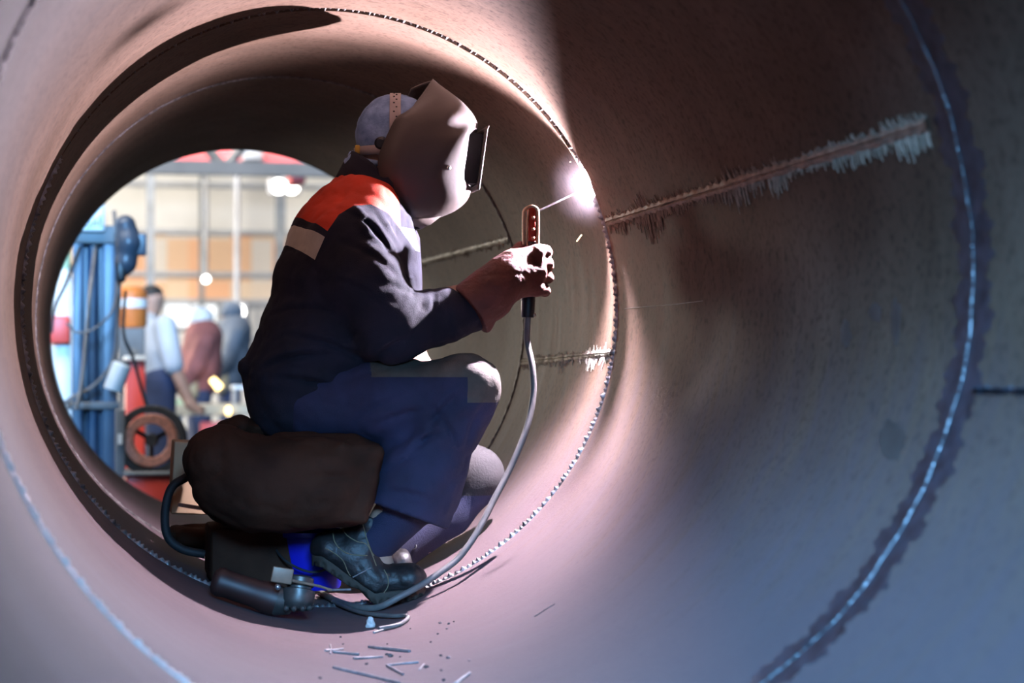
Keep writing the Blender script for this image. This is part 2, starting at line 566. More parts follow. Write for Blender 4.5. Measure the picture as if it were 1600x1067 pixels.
class SDF:
    def __init__(self, lo, hi, h):
        self.h = h
        self.org = np.array(lo, float)
        n = np.ceil((np.array(hi) - self.org) / h).astype(int) + 1
        ax = [self.org[k] + h * np.arange(n[k]) for k in range(3)]
        self.X, self.Y, self.Z = np.meshgrid(*ax, indexing='ij')
        self.X = self.X.astype(np.float32)
        self.Y = self.Y.astype(np.float32)
        self.Z = self.Z.astype(np.float32)
        self.d = np.full(self.X.shape, 9.0, np.float32)

    def _u(self, e, k):
        if k <= 0:
            self.d = np.minimum(self.d, e)
        else:
            hh = np.clip(0.5 + 0.5 * (self.d - e) / k, 0, 1)
            self.d = self.d * (1 - hh) + e * hh - k * hh * (1 - hh)

    def cone(self, a, b, r1, r2, k=0.03, sy=1.0):
        """round cone a->b; sy > 1 makes it wider along Y"""
        a, b = np.array(a, float), np.array(b, float)
        ay, by = a[1] / sy, b[1] / sy
        Yq = self.Y / sy
        ba = np.array([b[0] - a[0], by - ay, b[2] - a[2]])
        px, py, pz = self.X - a[0], Yq - ay, self.Z - a[2]
        L = max(float(ba @ ba), 1e-9)
        t = np.clip((px * ba[0] + py * ba[1] + pz * ba[2]) / L, 0, 1)
        dd = np.sqrt((px - t * ba[0]) ** 2 + (py - t * ba[1]) ** 2 + (pz - t * ba[2]) ** 2)
        self._u(dd - (r1 + (r2 - r1) * t), k)
        return self

    def chain(self, pts, k=0.03, sy=1.0):
        for (a, ra), (b, rb) in zip(pts[:-1], pts[1:]):
            self.cone(a, b, ra, rb, k, sy)
        return self

    def ell(self, c, r, k=0.03, R3=None):
        p = np.stack([self.X - c[0], self.Y - c[1], self.Z - c[2]], -1)
        if R3 is not None:
            p = p @ np.array(R3)
        q = p / np.array(r)
        l = np.sqrt((q ** 2).sum(-1))
        l2 = np.sqrt((p / np.array(r) ** 2 * p / np.array(r) ** 2).sum(-1)) + 1e-6
        self._u((l * (l - 1) / l2).astype(np.float32), k)
        return self

    def rbox(self, c, s, r, k=0.02, R3=None):
        p = np.stack([self.X - c[0], self.Y - c[1], self.Z - c[2]], -1)
        if R3 is not None:
            p = p @ np.array(R3)
        q = np.abs(p) - (np.array(s) / 2 - r)
        e = np.sqrt((np.maximum(q, 0) ** 2).sum(-1)) + np.minimum(q.max(-1), 0) - r
        self._u(e.astype(np.float32), k)
        return self

    def cut(self, pt, n):
        """remove the half-space on the side n points to"""
        n = np.array(n, float)
        n /= np.linalg.norm(n)
        e = (self.X - pt[0]) * n[0] + (self.Y - pt[1]) * n[1] + (self.Z - pt[2]) * n[2]
        self.d = np.maximum(self.d, e.astype(np.float32))
        return self

    def inside_pipe(self, gap=0.004):
        e = np.sqrt(self.X ** 2 + self.Z ** 2) - (R - gap)
        self.d = np.maximum(self.d, e)
        return self

    def folds(self, amp, scale, stretch=(1, 1, 1), seed=1, ridge=True, nw=10):
        rg = np.random.default_rng(seed)
        acc = np.zeros_like(self.d)
        for i in range(nw):
            v = rg.normal(size=3)
            v /= np.linalg.norm(v)
            f = scale * (0.6 + 1.3 * rg.random())
            v = v * np.array(stretch) * f
            w = np.sin(v[0] * self.X + v[1] * self.Y + v[2] * self.Z + 6.28 * rg.random() +
                       1.3 * np.sin(0.6 * f * self.Z + 5 * rg.random()) * rg.random())
            acc += w
        acc /= math.sqrt(nw / 2)
        if ridge:
            acc = 1 - 2 * np.abs(np.tanh(acc))
        self.d = self.d + (amp * acc).astype(np.float32)
        return self

    def crease(self, c, ang, amp=0.007, w=0.005, ext=0.06, tilt=0.0):
        """a cloth fold: a line indented along a slanted plane, fading out with distance"""
        n = np.array([math.cos(ang), tilt, math.sin(ang)])
        n /= np.linalg.norm(n)
        dx, dy, dz = self.X - c[0], self.Y - c[1], self.Z - c[2]
        q = dx * n[0] + dy * n[1] + dz * n[2]
        r2 = dx * dx + dy * dy + dz * dz
        q = q + 0.12 * (r2 - q * q) / ext
        self.d = self.d + ((amp * np.exp(-(q / w) ** 2) - 0.6 * amp * np.exp(-((q - 2.4 * w) / (1.6 * w)) ** 2)) * np.exp(-r2 / ext ** 2)).astype(np.float32)
        return self

    def mesh(self):
        return surface_nets(self.d, self.org, self.h)


def largest(v, f):
    """keeps the biggest connected piece of a surface"""
    par = list(range(len(v)))

    def find(i):
        while par[i] != i:
            par[i] = par[par[i]]
            i = par[i]
        return i
    for q in f:
        r0 = find(int(q[0]))
        for k in q[1:]:
            par[find(int(k))] = r0
    root = np.array([find(i) for i in range(len(v))])
    ids, ct = np.unique(root, return_counts=True)
    keep = root == ids[ct.argmax()]
    new = np.cumsum(keep) - 1
    return v[keep], new[f[keep[f[:, 0]]]]


from mathutils.bvhtree import BVHTree


def on_surface(o, px_, py_, lift=0.0008):
    t_ = BVHTree.FromPolygons([v_.co for v_ in o.data.vertices], [p_.vertices for p_ in o.data.polygons])
    d_ = Vector(tuple(ray(px_, py_))).normalized()
    h_ = t_.ray_cast(Vector(tuple(CAM)), d_)
    return None if h_[0] is None else np.array(h_[0] - d_ * lift)


def split_faces(verts, faces, planes, classify):
    """cuts the surface along planes (point, normal), then sorts its faces into named pieces"""
    bm = bmesh.new()
    bv = [bm.verts.new(tuple(map(float, v))) for v in verts]
    for f in faces:
        try:
            bm.faces.new([bv[i] for i in f])
        except ValueError:
            pass
    bm.normal_update()
    for pt, n in planes:
        bmesh.ops.bisect_plane(bm, geom=bm.verts[:] + bm.edges[:] + bm.faces[:], dist=1e-5,
                               plane_co=Vector(tuple(map(float, pt))), plane_no=Vector(tuple(map(float, n))))
    bm.normal_update()
    out = {}
    for f in bm.faces:
        c = f.calc_center_median()
        out.setdefault(classify(np.array(c), np.array(f.normal)), []).append(f)
    res = {}
    for key, fs in out.items():
        ids, vs, ff = {}, [], []
        for f in fs:
            q = []
            for v in f.verts:
                if v not in ids:
                    ids[v] = len(vs)
                    vs.append(tuple(v.co))
                q.append(ids[v])
            ff.append(q)
        res[key] = (vs, ff)
    bm.free()
    return res


def smooth_mod(o, it=3, f=0.5):
    m = o.modifiers.new('smooth', 'SMOOTH')
    m.iterations = it
    m.factor = f
    return o


def side(px1, py1, px2, py2, Y):
    """a cutting plane through the two image points at depth Y, level along the pipe; normal to the left of 1->2"""
    a, b = P(px1, py1, Y), P(px2, py2, Y)
    d = b - a
    return a, np.array([-d[2], 0, d[0]])


def above(c, pl):
    return float((c - pl[0]) @ pl[1]) > 0


# ================================================================== THE PIPE
pipe = thing('steel_pipe', 'large brown steel pipe seen from inside, with welded ring seams', 'pipe', (0, 4.0, -R))
NT = 720
TH = 0.020


def section(y0, y1, ny=12, r=R, dx=0.0, dz=0.0):
    ys = np.linspace(y0, y1, ny)
    rows = []
    for y in ys:
        rows.append([(dx + r * math.cos(2 * PI * k / NT), y, dz + r * math.sin(2 * PI * k / NT)) for k in range(NT)])
    ro = r + TH
    for y in ys[::-1][[0, -1]]:
        rows.append([(dx + ro * math.cos(2 * PI * k / NT), y, dz + ro * math.sin(2 * PI * k / NT)) for k in range(NT)])
    rows.append(rows[0])
    mb = MB().grid(rows, closed=True)
    return mb.build('pipe_section', M['pipe'], pipe)


section(1.3, YN)
_s2 = section(YN, YW - 0.028)
for v_ in _s2.data.vertices:      # the joint is wider where it is still open, above the arc
    if v_.co.y > YW - 0.0281:
        dth = (math.atan2(v_.co.z, v_.co.x) - ARC_T + PI) % (2 * PI) - PI
        v_.co.y += 0.0165 * (0.5 - 0.5 * math.tanh((dth - 0.012) / 0.010)) * (1.0 if dth > -2.6 else 0.0)
section(YW + 0.0085, YF)
section(YF, YO)


def ring_band(name, y0, y1, r, material, wob=0.0, th0=0.0, th1=2 * PI, n=720, bulge=0.0, ripple=0.0, seed=1, parent=pipe,
              gaps=0.0, jag=0.0):
    rg = np.random.default_rng(seed)
    ph = rg.random(12) * 6.28
    rows = []
    full = abs(th1 - th0 - 2 * PI) < 1e-6
    for i in range(n + (0 if full else 1)):
        th = th0 + (th1 - th0) * i / n
        off = wob * (math.sin(9 * th + ph[0]) + 0.6 * math.sin(23 * th + ph[1]) + 0.4 * math.sin(57 * th + ph[2]))
        hb = bulge * (1 + ripple * math.sin(th * 310 + ph[3] + 2 * math.sin(th * 31)) + ripple * 0.7 * math.sin(th * 120 + ph[4]))
        if jag:
            ja = jag * (math.sin(41 * th + ph[5]) + math.sin(97 * th + ph[6]) + 0.7 * math.sin(211 * th + ph[7]))
            jb = jag * (math.sin(37 * th + ph[8]) + math.sin(83 * th + ph[9]) + 0.7 * math.sin(197 * th + ph[10]))
        else:
            ja = jb = 0
        row = []
        for k in range(7):
            s = k / 6
            y = y0 + ja + (y1 + jb - y0 - ja) * s + off
            rr = r - hb * math.sin(PI * s)
            row.append((rr * math.cos(th), y, rr * math.sin(th)))
        rows.append(row)
    if full:
        rows.append(rows[0])
    mb = MB().grid(rows)
    return mb.build(name, material, parent)


# near ring seam: scorched band and a bead, its left arc painted as lit
ring_band('scorched_band', YN - 0.060, YN + 0.050, R - 0.0006, M['scorch'], 0.002, -1.35, 0.85, 900, jag=0.008, seed=3)
ring_band('weld_bead', YN - 0.0055, YN + 0.0055, R - 0.0005, M['bead_lit'], 0.0022, 0.85, 2 * PI - 1.35, 1000, bulge=0.005, ripple=0.3, seed=4)
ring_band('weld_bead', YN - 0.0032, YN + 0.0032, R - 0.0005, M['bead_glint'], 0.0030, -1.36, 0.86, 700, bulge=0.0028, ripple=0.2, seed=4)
# the seam being welded: groove floor, finished bead below the arc, slagged root run above it
ring_band('groove_floor', YW - 0.030, YW + 0.011, R + 0.013, M['groove'])
ring_band('weld_bead', YW - 0.0125, YW + 0.003, R + 0.003, M['bead'], 0.0006, ARC_T - 2 * PI + 2.2, ARC_T - 0.035, 1400,
          bulge=0.0095, ripple=0.28, seed=5)
ring_band('slagged_root_run', YW - 0.010, YW + 0.008, R + 0.012, M['bead_dark'], 0.0015, ARC_T + 0.06, ARC_T + 2.2, 800,
          bulge=0.008, ripple=0.5, seed=6)
ring_band('weld_bead', YF - 0.006, YF + 0.006, R - 0.0005, M['bead_dark'], 0.0008, bulge=0.005, ripple=0.2, n=900, seed=7)
ring_band('end_rim', YO - 0.012, YO + 0.002, R - 0.001, M['scorch'], 0.0, bulge=0.002, n=300, seed=8)


def spatter_seam(ya, yb, ta, tb, seed, material, n_sp, maxlen, up=True, w=0.012):
    """lengthwise seam with a ragged crust and hanging runs of spatter"""
    rg = np.random.default_rng(seed)
    mb = MB()
    n = 260
    rows = []
    for i in range(n + 1):
        s = i / n
        y = ya + (yb - ya) * s
        t = ta + (tb - ta) * s
        row = []
        wob = 0.5 + 0.5 * math.sin(i * 0.31 + seed) * math.sin(i * 0.113)
        for k in range(9):
            q = k / 8 - 0.5
            hgt = (0.003 + 0.006 * wob) * math.cos(PI * q) + 0.0016 * rg.random() * (abs(q) < 0.48)
            if k == 4:
                hgt *= 0.25
            ww = w * (1.0 + 0.5 * math.sin(i * 0.9 + k) * rg.random())
            th = t + 2 * q * ww / R
            row.append(cyl_pt(th, y, R + 0.0008 - hgt))
        rows.append(row)
    mb.grid(rows)
    for j in range(n_sp):
        s = rg.random()
        y = ya + (yb - ya) * s
        t = ta + (tb - ta) * s
        dn = rg.random() < (0.62 if up else 0.8)
        clump = 0.35 + 0.65 * max(0, math.sin(s * 17 + seed) * 0.6 + math.sin(s * 41) * 0.4 + 0.35)
        L = maxlen * (1 - 0.45 * s) * clump * (0.25 + 0.75 * rg.random() ** 1.6) * (1 if dn else 0.55)
        sg = -1 if dn else 1
        t0 = t + sg * w * (0.5 + 0.5 * rg.random()) / R
        lean = rg.normal() * 0.12
        pts, rs = [], []
        r0 = 0.0009 + 0.0012 * rg.random()
        cur = 0.0 if dn else rg.random() * 0.6
        for q in range(5):
            u = q / 4
            pts.append(cyl_pt(t0 + sg * L * u * (1 - 0.3 * cur * u) / R, y + lean * L * u + cur * L * u * u * 0.7,
                              R - 0.001 - 0.003 * math.sin(u * 2.2) * (0.4 + rg.random() * 0.3)))
            rs.append(r0 * (1 - 0.45 * u))
        mb.tube(pts, rs, 5)
    o = mb.build('spatter_crust', material, pipe)
    return o


def th_of(px, py):
    w = W(px, py)
    return math.atan2(w[2], w[0]), w[1]


_ta, _ya = th_of(952, 346)
_tb, _yb = th_of(1452, 194)
spatter_seam(YW - 0.035, _yb, _ta, _tb, 11, M['spatter'], 680, 0.068)
_t3, _y3 = th_of(950, 552)
_t4, _y4 = th_of(822, 566)
spatter_seam(YW + 0.02, YF - 0.02, _t3, _t4, 12, M['spatter_pale'], 230, 0.045, w=0.010)
_t5, _y5 = th_of(790, 376)
_t6, _y6 = th_of(640, 415)
spatter_seam(YF + 0.02, YO - 0.02, _t5, _t6, 13, M['spatter_pale'], 120, 0.03, w=0.009)
_t7, _y7 = th_of(1530, 610)
spatter_seam(1.4, YN - 0.05, _t7, _t7, 14, M['scorch'], 60, 0.02, w=0.005)

# scratches and a few dark scuffs in the scale of the wall
M['scratch'] = mat('bright_scratch', (0.42, 0.38, 0.34), 0.4, 0.3, 0.2, 40)
M['scuff'] = mat('dark_scuff', (0.055, 0.045, 0.040), 0.6, 0, 0.3, 20)
MB().tube([W(x, y, R - 0.0002) for x, y in ((976, 482), (1016, 478.5), (1058, 475), (1098, 470))], [0.0004, 0.0009, 0.0009, 0.0003], 5).build('scratch', M['scratch'], pipe)
for sx_, sy_, sw_, sh_ in ((1322, 522, 9, 26), (1368, 488, 11, 16), (1400, 500, 9, 38), (1392, 690, 22, 34)):
    rgs = np.random.default_rng(sx_)
    rim_ = [W(sx_ + sw_ * math.cos(t) * (0.7 + 0.4 * rgs.random()), sy_ + sh_ * math.sin(t) * (0.7 + 0.4 * rgs.random()), R - 0.0005) for t in np.linspace(0, 2 * PI, 25)[:-1]]
    cen_ = W(sx_, sy_, R - 0.0005)
    MB().add([cen_] + rim_, [(0, k + 1, (k + 1) % 24 + 1) for k in range(24)]).build('scuff', M['scuff'], pipe)

# ================================================================== HALL BEYOND
FZ = -1.25
HX0, HX1, HY0, HY1, HZ = -16.0, 10.0, -6.0, 40.0, 7.5


def sbox(name, c, s, m):
    o = MB().box(c, s).build(name, m, smooth=False)
    return struct(o)


sbox('floor', ((HX0 + HX1) / 2, (HY0 + HY1) / 2, FZ - 0.1), (HX1 - HX0, HY1 - HY0, 0.2), M['conc'])
sbox('ceiling', ((HX0 + HX1) / 2, (HY0 + HY1) / 2, HZ + 0.1), (HX1 - HX0, HY1 - HY0, 0.2), M['steel_grey'])
hh = [P(300, y, HY1)[2] for y in (470, 362, 290)]
sbox('wall_back', ((HX0 + HX1) / 2, HY1 + 0.15, (FZ + hh[0]) / 2), (HX1 - HX0, 0.3, hh[0] - FZ), M['panels_white'])
bw = sbox('wall_back_upper', ((HX0 + HX1) / 2, HY1 + 0.15, (hh[0] + hh[1]) / 2), (HX1 - HX0, 0.3, hh[1] - hh[0]), M['panels'])
bw2 = sbox('wall_back_top', ((HX0 + HX1) / 2, HY1 + 0.15, (hh[1] + HZ) / 2), (HX1 - HX0, 0.3, HZ - hh[1]), M['panels_white'])
sbox('wall_left', (HX0 - 0.15, (HY0 + HY1) / 2, (FZ + HZ) / 2), (0.3, HY1 - HY0, HZ - FZ), M['panels_white'])
sbox('wall_right', (HX1 + 0.15, (HY0 + HY1) / 2, (FZ + HZ) / 2), (0.3, HY1 - HY0, HZ - FZ), M['conc'])
# rails that divide the back wall
for i, py in enumerate((470, 428, 362, 288)):
    p = P(300, py, HY1 - 0.1)
    sbox('trim_%d' % (i + 1), ((HX0 + HX1) / 2, HY1 - 0.06, p[2]), (HX1 - HX0, 0.12, 0.09), M['steel_grey'])
# bright doors and panes low in the back wall
for i, (a, b, c, d) in enumerate(((256, 340, 474, 512), (345, 378, 476, 520), (388, 416, 480, 530))):
    p, q = P(a, d, HY1 - 0.1), P(b, c, HY1 - 0.1)
    w_ = struct(MB().box(((p[0] + q[0]) / 2, HY1 - 0.05, (p[2] + q[2]) / 2), (q[0] - p[0], 0.06, q[2] - p[2])).build(
        'window_%d' % (i + 1), M['daylight_pane'] if i < 2 else M['panels_white'], smooth=False))
    fr = MB()
    t = 0.06
    for cx_, sx_ in ((p[0], t), (q[0], t), ((p[0] + q[0]) / 2, t)):
        fr.box((cx_, HY1 - 0.09, (p[2] + q[2]) / 2), (sx_, 0.1, q[2] - p[2]))
    for cz_ in (p[2], q[2]):
        fr.box(((p[0] + q[0]) / 2, HY1 - 0.09, cz_), (q[0] - p[0] + t, 0.1, t))
    fr.build('window_frame', M['steel_grey'], w_, smooth=False)


def hbox(name, px0, py0, px1, py1, Y, depth, m, parent=None, bev=0.0):
    a, b = P(px0, py1, Y), P(px1, py0, Y)
    return MB().box(((a[0] + b[0]) / 2, Y + depth / 2, (a[2] + b[2]) / 2), (b[0] - a[0], depth, b[2] - a[2]), bev=bev).build(
        name, m, parent, smooth=bev > 0)


# steel columns of the hall
for k, (px0, px1, Y) in enumerate(((229, 241, 27.0), (432, 446, 30.0), (312, 319, 38.5))):
    a, b = P(px0, 500, Y), P(px1, 500, Y)
    w_ = b[0] - a[0]
    cx_ = (a[0] + b[0]) / 2
    c = MB()
    c.box((cx_, Y, (FZ + HZ) / 2), (w_, 0.02, HZ - FZ)).box((cx_, Y + 0.25, (FZ + HZ) / 2), (w_, 0.02, HZ - FZ))
    c.box((cx_, Y + 0.125, (FZ + HZ) / 2), (0.03, 0.24, HZ - FZ))
    struct(c.build('column_%d' % (k + 1), M['grey_paint'], smooth=False))
# roof trusses
for k, Y in enumerate((20.0, 27.0, 34.0)):
    z0 = P(300, 262 if k == 0 else 258, Y)[2]
    z1 = z0 + 1.1
    c = MB()
    c.box(((HX0 + HX1) / 2, Y, z0), (HX1 - HX0, 0.14, 0.14)).box(((HX0 + HX1) / 2, Y, z1), (HX1 - HX0, 0.14, 0.14))
    n = 14
    for i in range(n):
        xa = HX0 + (HX1 - HX0) * i / n
        xb = HX0 + (HX1 - HX0) * (i + 0.5) / n
        xc = HX0 + (HX1 - HX0) * (i + 1) / n
        c.tube([(xa, Y, z0), (xb, Y, z1)], 0.06, 6)
        c.tube([(xb, Y, z1), (xc, Y, z0)], 0.06, 6)
    tag(c.build('roof_truss', M['truss_steel'], smooth=False),
        ['grey lattice roof truss nearest the pipe', 'grey lattice roof truss behind the nearest one',
         'grey lattice roof truss closest to the panelled back wall'][k], 'truss', 'roof trusses of the hall')

# red overhead crane
cr = thing('overhead_crane', 'red overhead crane girder under the hall roof', 'crane', P(430, 262, 22.0))
_ga, _gb = P(430, 262, 22.0), P(430, 236, 22.0)
MB().box(((HX0 + HX1) / 2, 22.25, (_ga[2] + _gb[2]) / 2), (HX1 - HX0 - 0.004, 0.5, _gb[2] - _ga[2])).build('girder', M['red_beam'], cr, smooth=False)
hbox('end_carriage', 455, 222, 478, 285, 22.6, 0.6, M['red_beam'], cr, 0.02)
hbox('trolley', 380, 228, 412, 250, 21.6, 0.5, M['steel_grey'], cr, 0.02)


# lamps in the hall
def flood(px, py, Y, label, r, heads):
    c = P(px, py, Y)
    t = thing('floodlight', label, 'lamp', (c[0], Y, c[2]), 'lit lamps in the hall')
    b = MB()
    b.box((c[0], Y + 0.12, c[2]), (r * 2.4 * heads, 0.1, r * 2.2), bev=0.01)
    b.build('housing', M['steel_grey'], t)
    for i in range(heads):
        MB().lathe((c[0] + (i - (heads - 1) / 2) * r * 1.9, Y + 0.08, c[2]), (c[0] + (i - (heads - 1) / 2) * r * 1.9, Y - 0.02, c[2]),
                   [(0, 0), (0, r), (0.7, r), (1, r * 0.7), (1, 0)], 20).build('lens', M['lamp'], t)
    br = MB().tube([(c[0], Y + 0.15, c[2]), (c[0], Y + 0.15, HZ)], 0.04, 8)
    br.build('bracket', M['steel_grey'], t)
    return t


flood(446, 291, 24.0, 'twin floodlight glowing beneath the red crane girder', 0.085, 2)
flood(371, 487, 26.0, 'single round lamp glowing above the far welder in dark hood', 0.10, 1)
flood(322, 436, 30.0, 'small lamp shining in front of the orange wall panels', 0.05, 1)

# blue column with sign and cables
Yc = 9.5
bc = thing('blue_column', 'blue painted steel column with a white sign plate at its top', 'column', (P(148, 600, Yc)[0], Yc, FZ))
a, b = P(112, 720, Yc), P(184, 372, Yc)
col = MB()
zc0, zc1 = FZ, b[2]
xm = (a[0] + b[0]) / 2
col.box((a[0] + 0.025, Yc + 0.09, (zc0 + zc1) / 2), (0.05, 0.18, zc1 - zc0), bev=0.008)
col.box((b[0] - 0.035, Yc + 0.09, (zc0 + zc1) / 2), (0.07, 0.18, zc1 - zc0), bev=0.008)
col.box((xm, Yc + 0.10, (zc0 + zc1) / 2), (b[0] - a[0], 0.06, zc1 - zc0), bev=0.004)
col.tube([(xm - 0.01, Yc + 0.05, zc0), (xm - 0.01, Yc + 0.05, zc1)], 0.028, 12)
col.build('shaft', M['blue_paint'], bc)
hbox('grey_collar', 116, 352, 186, 380, Yc - 0.02, 0.26, M['grey_paint'], bc, 0.01)
hbox('clamp_band', 104, 628, 186, 640, Yc - 0.02, 0.26, M['grey_paint'], bc, 0.006)
sg = hbox('sign_plate', 112, 312, 164, 361, Yc - 0.06, 0.03, M['white_paint'], bc, 0.012)
# grey lettering on the sign
lt = MB()
u = P(140, 350, Yc - 0.07)
u2 = P(141, 350, Yc - 0.07)
pxm = (u2[0] - u[0])


def stroke(pts):
    lt.tube([P(x, y, Yc - 0.064) for x, y in pts], 1.1 * pxm, 6)


stroke(spline([(143, 341), (138, 339), (134, 341), (135, 345), (140, 347), (142, 350), (139, 354), (133, 352)], 3))
stroke([(145, 353), (148.5, 339), (152, 352)])
stroke([(146.5, 348), (150.8, 348)])
stroke([(161, 338), (155, 338.5), (155.5, 352), (161.5, 351)])
stroke([(155.5, 345), (160, 345)])
lt.build('lettering', M['letters'], sg)
# pale cylinder bottle left of the column
gb = thing('gas_bottle', 'pale grey gas bottle with red cap, left of the blue column', 'gas bottle', (*P(101, 600, 10.3)[:2], FZ))
c0 = P(101, 420, 10.3)
MB().lathe((c0[0], 10.3, FZ), (c0[0], 10.3, c0[2]), [(0, 0), (0, 0.07), (0.86, 0.075), (0.93, 0.06), (1, 0.025), (1, 0)], 24).build('cylinder_body', M['white_paint'], gb)
MB().lathe((c0[0], 10.3, c0[2]), (c0[0], 10.3, c0[2] + 0.12), [(0, 0), (0, 0.028), (0.7, 0.03), (1, 0.02), (1, 0)], 16).build('valve_cap', M['green_paint'], gb)
c1 = P(93, 515, 10.15)
MB().box((c1[0], 10.2, c1[2]), (0.1, 0.05, 0.14), bev=0.01).build('hang_tag', M['red_paint'], gb)

# hoses hanging over the blue column
for k, (pts, r, lab) in enumerate((
        ([(178, 330), (186, 420), (184, 500), (178, 560), (150, 600), (116, 620), (90, 636)], 0.010, 'grey hose hanging along the right edge of the blue column'),
        ([(196, 455), (193, 520), (208, 560), (225, 620), (233, 645)], 0.008, 'thin dark cable running from under the hanging mask to the copper wire spool'),
        ([(130, 372), (104, 440), (86, 480), (80, 520)], 0.008, 'dark cable swinging left from the collar of the blue column'),
        ([(150, 372), (142, 450), (136, 520), (128, 600), (120, 640)], 0.009, 'grey hose hanging down the middle of the blue column'),
        ([(183, 430), (178, 480), (150, 512), (122, 520), (104, 505)], 0.006, 'thin looped cable sagging across the blue column'))):
    Yk = Yc - 0.10 - 0.035 * k
    mb = MB().tube([p for p in spline([P(x, y, Yk if i_ else Yc + 0.05) for i_, (x, y) in enumerate(pts)], 8)], r, 8)
    tag(mb.build('hanging_hose', M['rubber'] if k in (1, 2) else M['cable']), lab, 'hose', 'hoses on the blue column')

# hanging spare mask on the column
hm = thing('welding_mask', 'blue-grey welding mask hanging beside the blue column', 'mask', P(205, 385, 9.3))
S = SDF((P(165, 0, 9.3)[0], 9.1, P(0, 450, 9.3)[2]), (P(240, 0, 9.3)[0], 9.5, P(0, 320, 9.3)[2]), 0.006)
S.chain([(P(196, 352, 9.3), 0.048), (P(201, 380, 9.3), 0.058), (P(196, 412, 9.3), 0.045), (P(190, 428, 9.3), 0.022)], 0.03, 1.4)
v, f = S.mesh()
smooth_mod(mk('shell', v, f, M['bluegrey'], hm))
hbox('lens_box', 212, 365, 229, 398, 9.25, 0.10, M['bluegrey'], hm, 0.006)
hbox('neck_flap', 181, 405, 197, 440, 9.24, 0.14, M['black'], hm, 0.015)

# red cabinet, white can, orange drum
hbox_r = thing('red_cabinet', 'red welding cabinet behind the white can', 'cabinet', (*P(212, 620, 11.2)[:2], FZ))
a, b = P(196, 660, 11.2), P(227, 560, 11.2)
MB().box(((a[0] + b[0]) / 2, 11.4, (FZ + b[2]) / 2), (b[0] - a[0], 0.4, b[2] - FZ), bev=0.01).build('case', M['red_paint'], hbox_r)
hbox('lid', 195, 556, 228, 563, 11.17, 0.46, M['white_paint'], hbox_r, 0.004)
hbox('handle', 206, 545, 216, 556, 11.3, 0.1, M['grey_paint'], hbox_r, 0.004)
wc = thing('metal_can', 'shiny white can strapped against the red cabinet', 'can', P(185, 612, 9.35))
MB().lathe(P(176, 610, 9.35), P(191, 568, 9.35), [(0, 0), (0, 0.042), (0.04, 0.045), (0.94, 0.045), (1, 0.038), (1, 0)], 24).build('can_body', M['white_paint'], wc)
MB().lathe(P(190.6, 569, 9.35), P(192.5, 563, 9.35), [(0, 0), (0, 0.04), (1, 0.03), (1, 0)], 20).build('cap', M['grey_paint'], wc)
od = thing('orange_drum', 'orange drum with a white band, left of the man in the white shirt', 'drum', P(205, 512, 12.2))
c0, c1 = P(205, 512, 12.2), P(205, 448, 12.2)
MB().lathe(c0, c1, [(0, 0), (0, 0.085), (0.1, 0.095), (0.85, 0.095), (1, 0.06), (1, 0)], 24).build('drum_body', M['orange'], od)
cm = c0 + (c1 - c0) * 0.48
MB().lathe(cm, cm + (c1 - c0) * 0.22, [(0, 0.094), (0, 0.099), (1, 0.099), (1, 0.094)], 24).build('white_band', M['white_paint'], od)
st = MB().box((c0[0], 12.2, (FZ + c0[2]) / 2), (0.16, 0.16, c0[2] - FZ), bev=0.01)
tag(st.build('drum_stand', M['grey_paint']), 'dark grey post stand under the orange drum', 'stand')

# copper wire spool on its red feeder
sp = thing('wire_spool', 'copper wire spool with a dark rim on the red feeder', 'spool', P(236, 742, 8.95))
c = P(236, 688, 8.9)
ax = np.array([0.12, 1, 0.0])
ax /= np.linalg.norm(ax)
for s in (-0.03, 0.05):
    cc = c + ax * s
    MB().lathe(cc, cc + ax * 0.012, [(0, 0.125), (0, 0.152), (0.5, 0.156), (1, 0.152), (1, 0.125)], 48, close=True).build('rim', M['rubber'], sp)
MB().lathe(c - ax * 0.035, c + ax * 0.05, [(0, 0.078), (0, 0.112), (0.15, 0.118), (1, 0.118), (1, 0.078), (0.2, 0.074)], 48, close=True).build('copper_winding', M['copper'], sp)
hub = MB().lathe(c - ax * 0.02, c + ax * 0.06, [(0, 0), (0, 0.026), (1, 0.03), (1, 0)], 20)
for k in range(3):
    an = 0.5 + 2 * PI * k / 3
    d = np.array([math.cos(an), 0, math.sin(an)])
    hub.tube([c + ax * 0.03 + d * 0.02, c + ax * 0.03 + d * 0.14], 0.010, 8)
hub.build('hub', M['rubber'], sp)
fd = thing('wire_feeder', 'red wire feeder box under the copper spool', 'feeder', P(240, 790, 8.85))
a, b = P(196, 820, 8.85), P(282, 742, 8.85)
MB().box(((a[0] + b[0]) / 2, 8.98, (a[2] + b[2]) / 2), (b[0] - a[0], 0.34, b[2] - a[2]), bev=0.012).build('case', M['red_paint'], fd)
MB().box(((a[0] + b[0]) / 2, 8.98, b[2] + 0.008), (b[0] - a[0] + 0.02, 0.36, 0.016), bev=0.004).build('lid', M['grey_paint'], fd)
hbox('side_plate', 180, 640, 196, 745, 8.86, 0.05, M['grey_paint'], fd, 0.004)
hbox('label_plate', 184, 678, 191, 694, 8.84, 0.015, M['white_paint'], fd)
fs = MB()
for sx_ in (a[0] + 0.03, b[0] - 0.03):
    for sy_ in (8.86, 9.1):
        fs.tube([(sx_, sy_, a[2]), (sx_, sy_, FZ)], 0.012, 8)
for sy_ in (8.86, 9.1):
    fs.tube([(a[0] + 0.03, sy_, FZ + 0.25), (b[0] - 0.03, sy_, FZ + 0.25)], 0.008, 8)
for sx_ in (a[0] + 0.03, b[0] - 0.03):
    fs.tube([(sx_, 8.86, FZ + 0.25), (sx_, 9.1, FZ + 0.25)], 0.008, 8)
tag(fs.build('feeder_stand', M['steel_grey']), 'thin grey legged stand under the red wire feeder', 'stand')

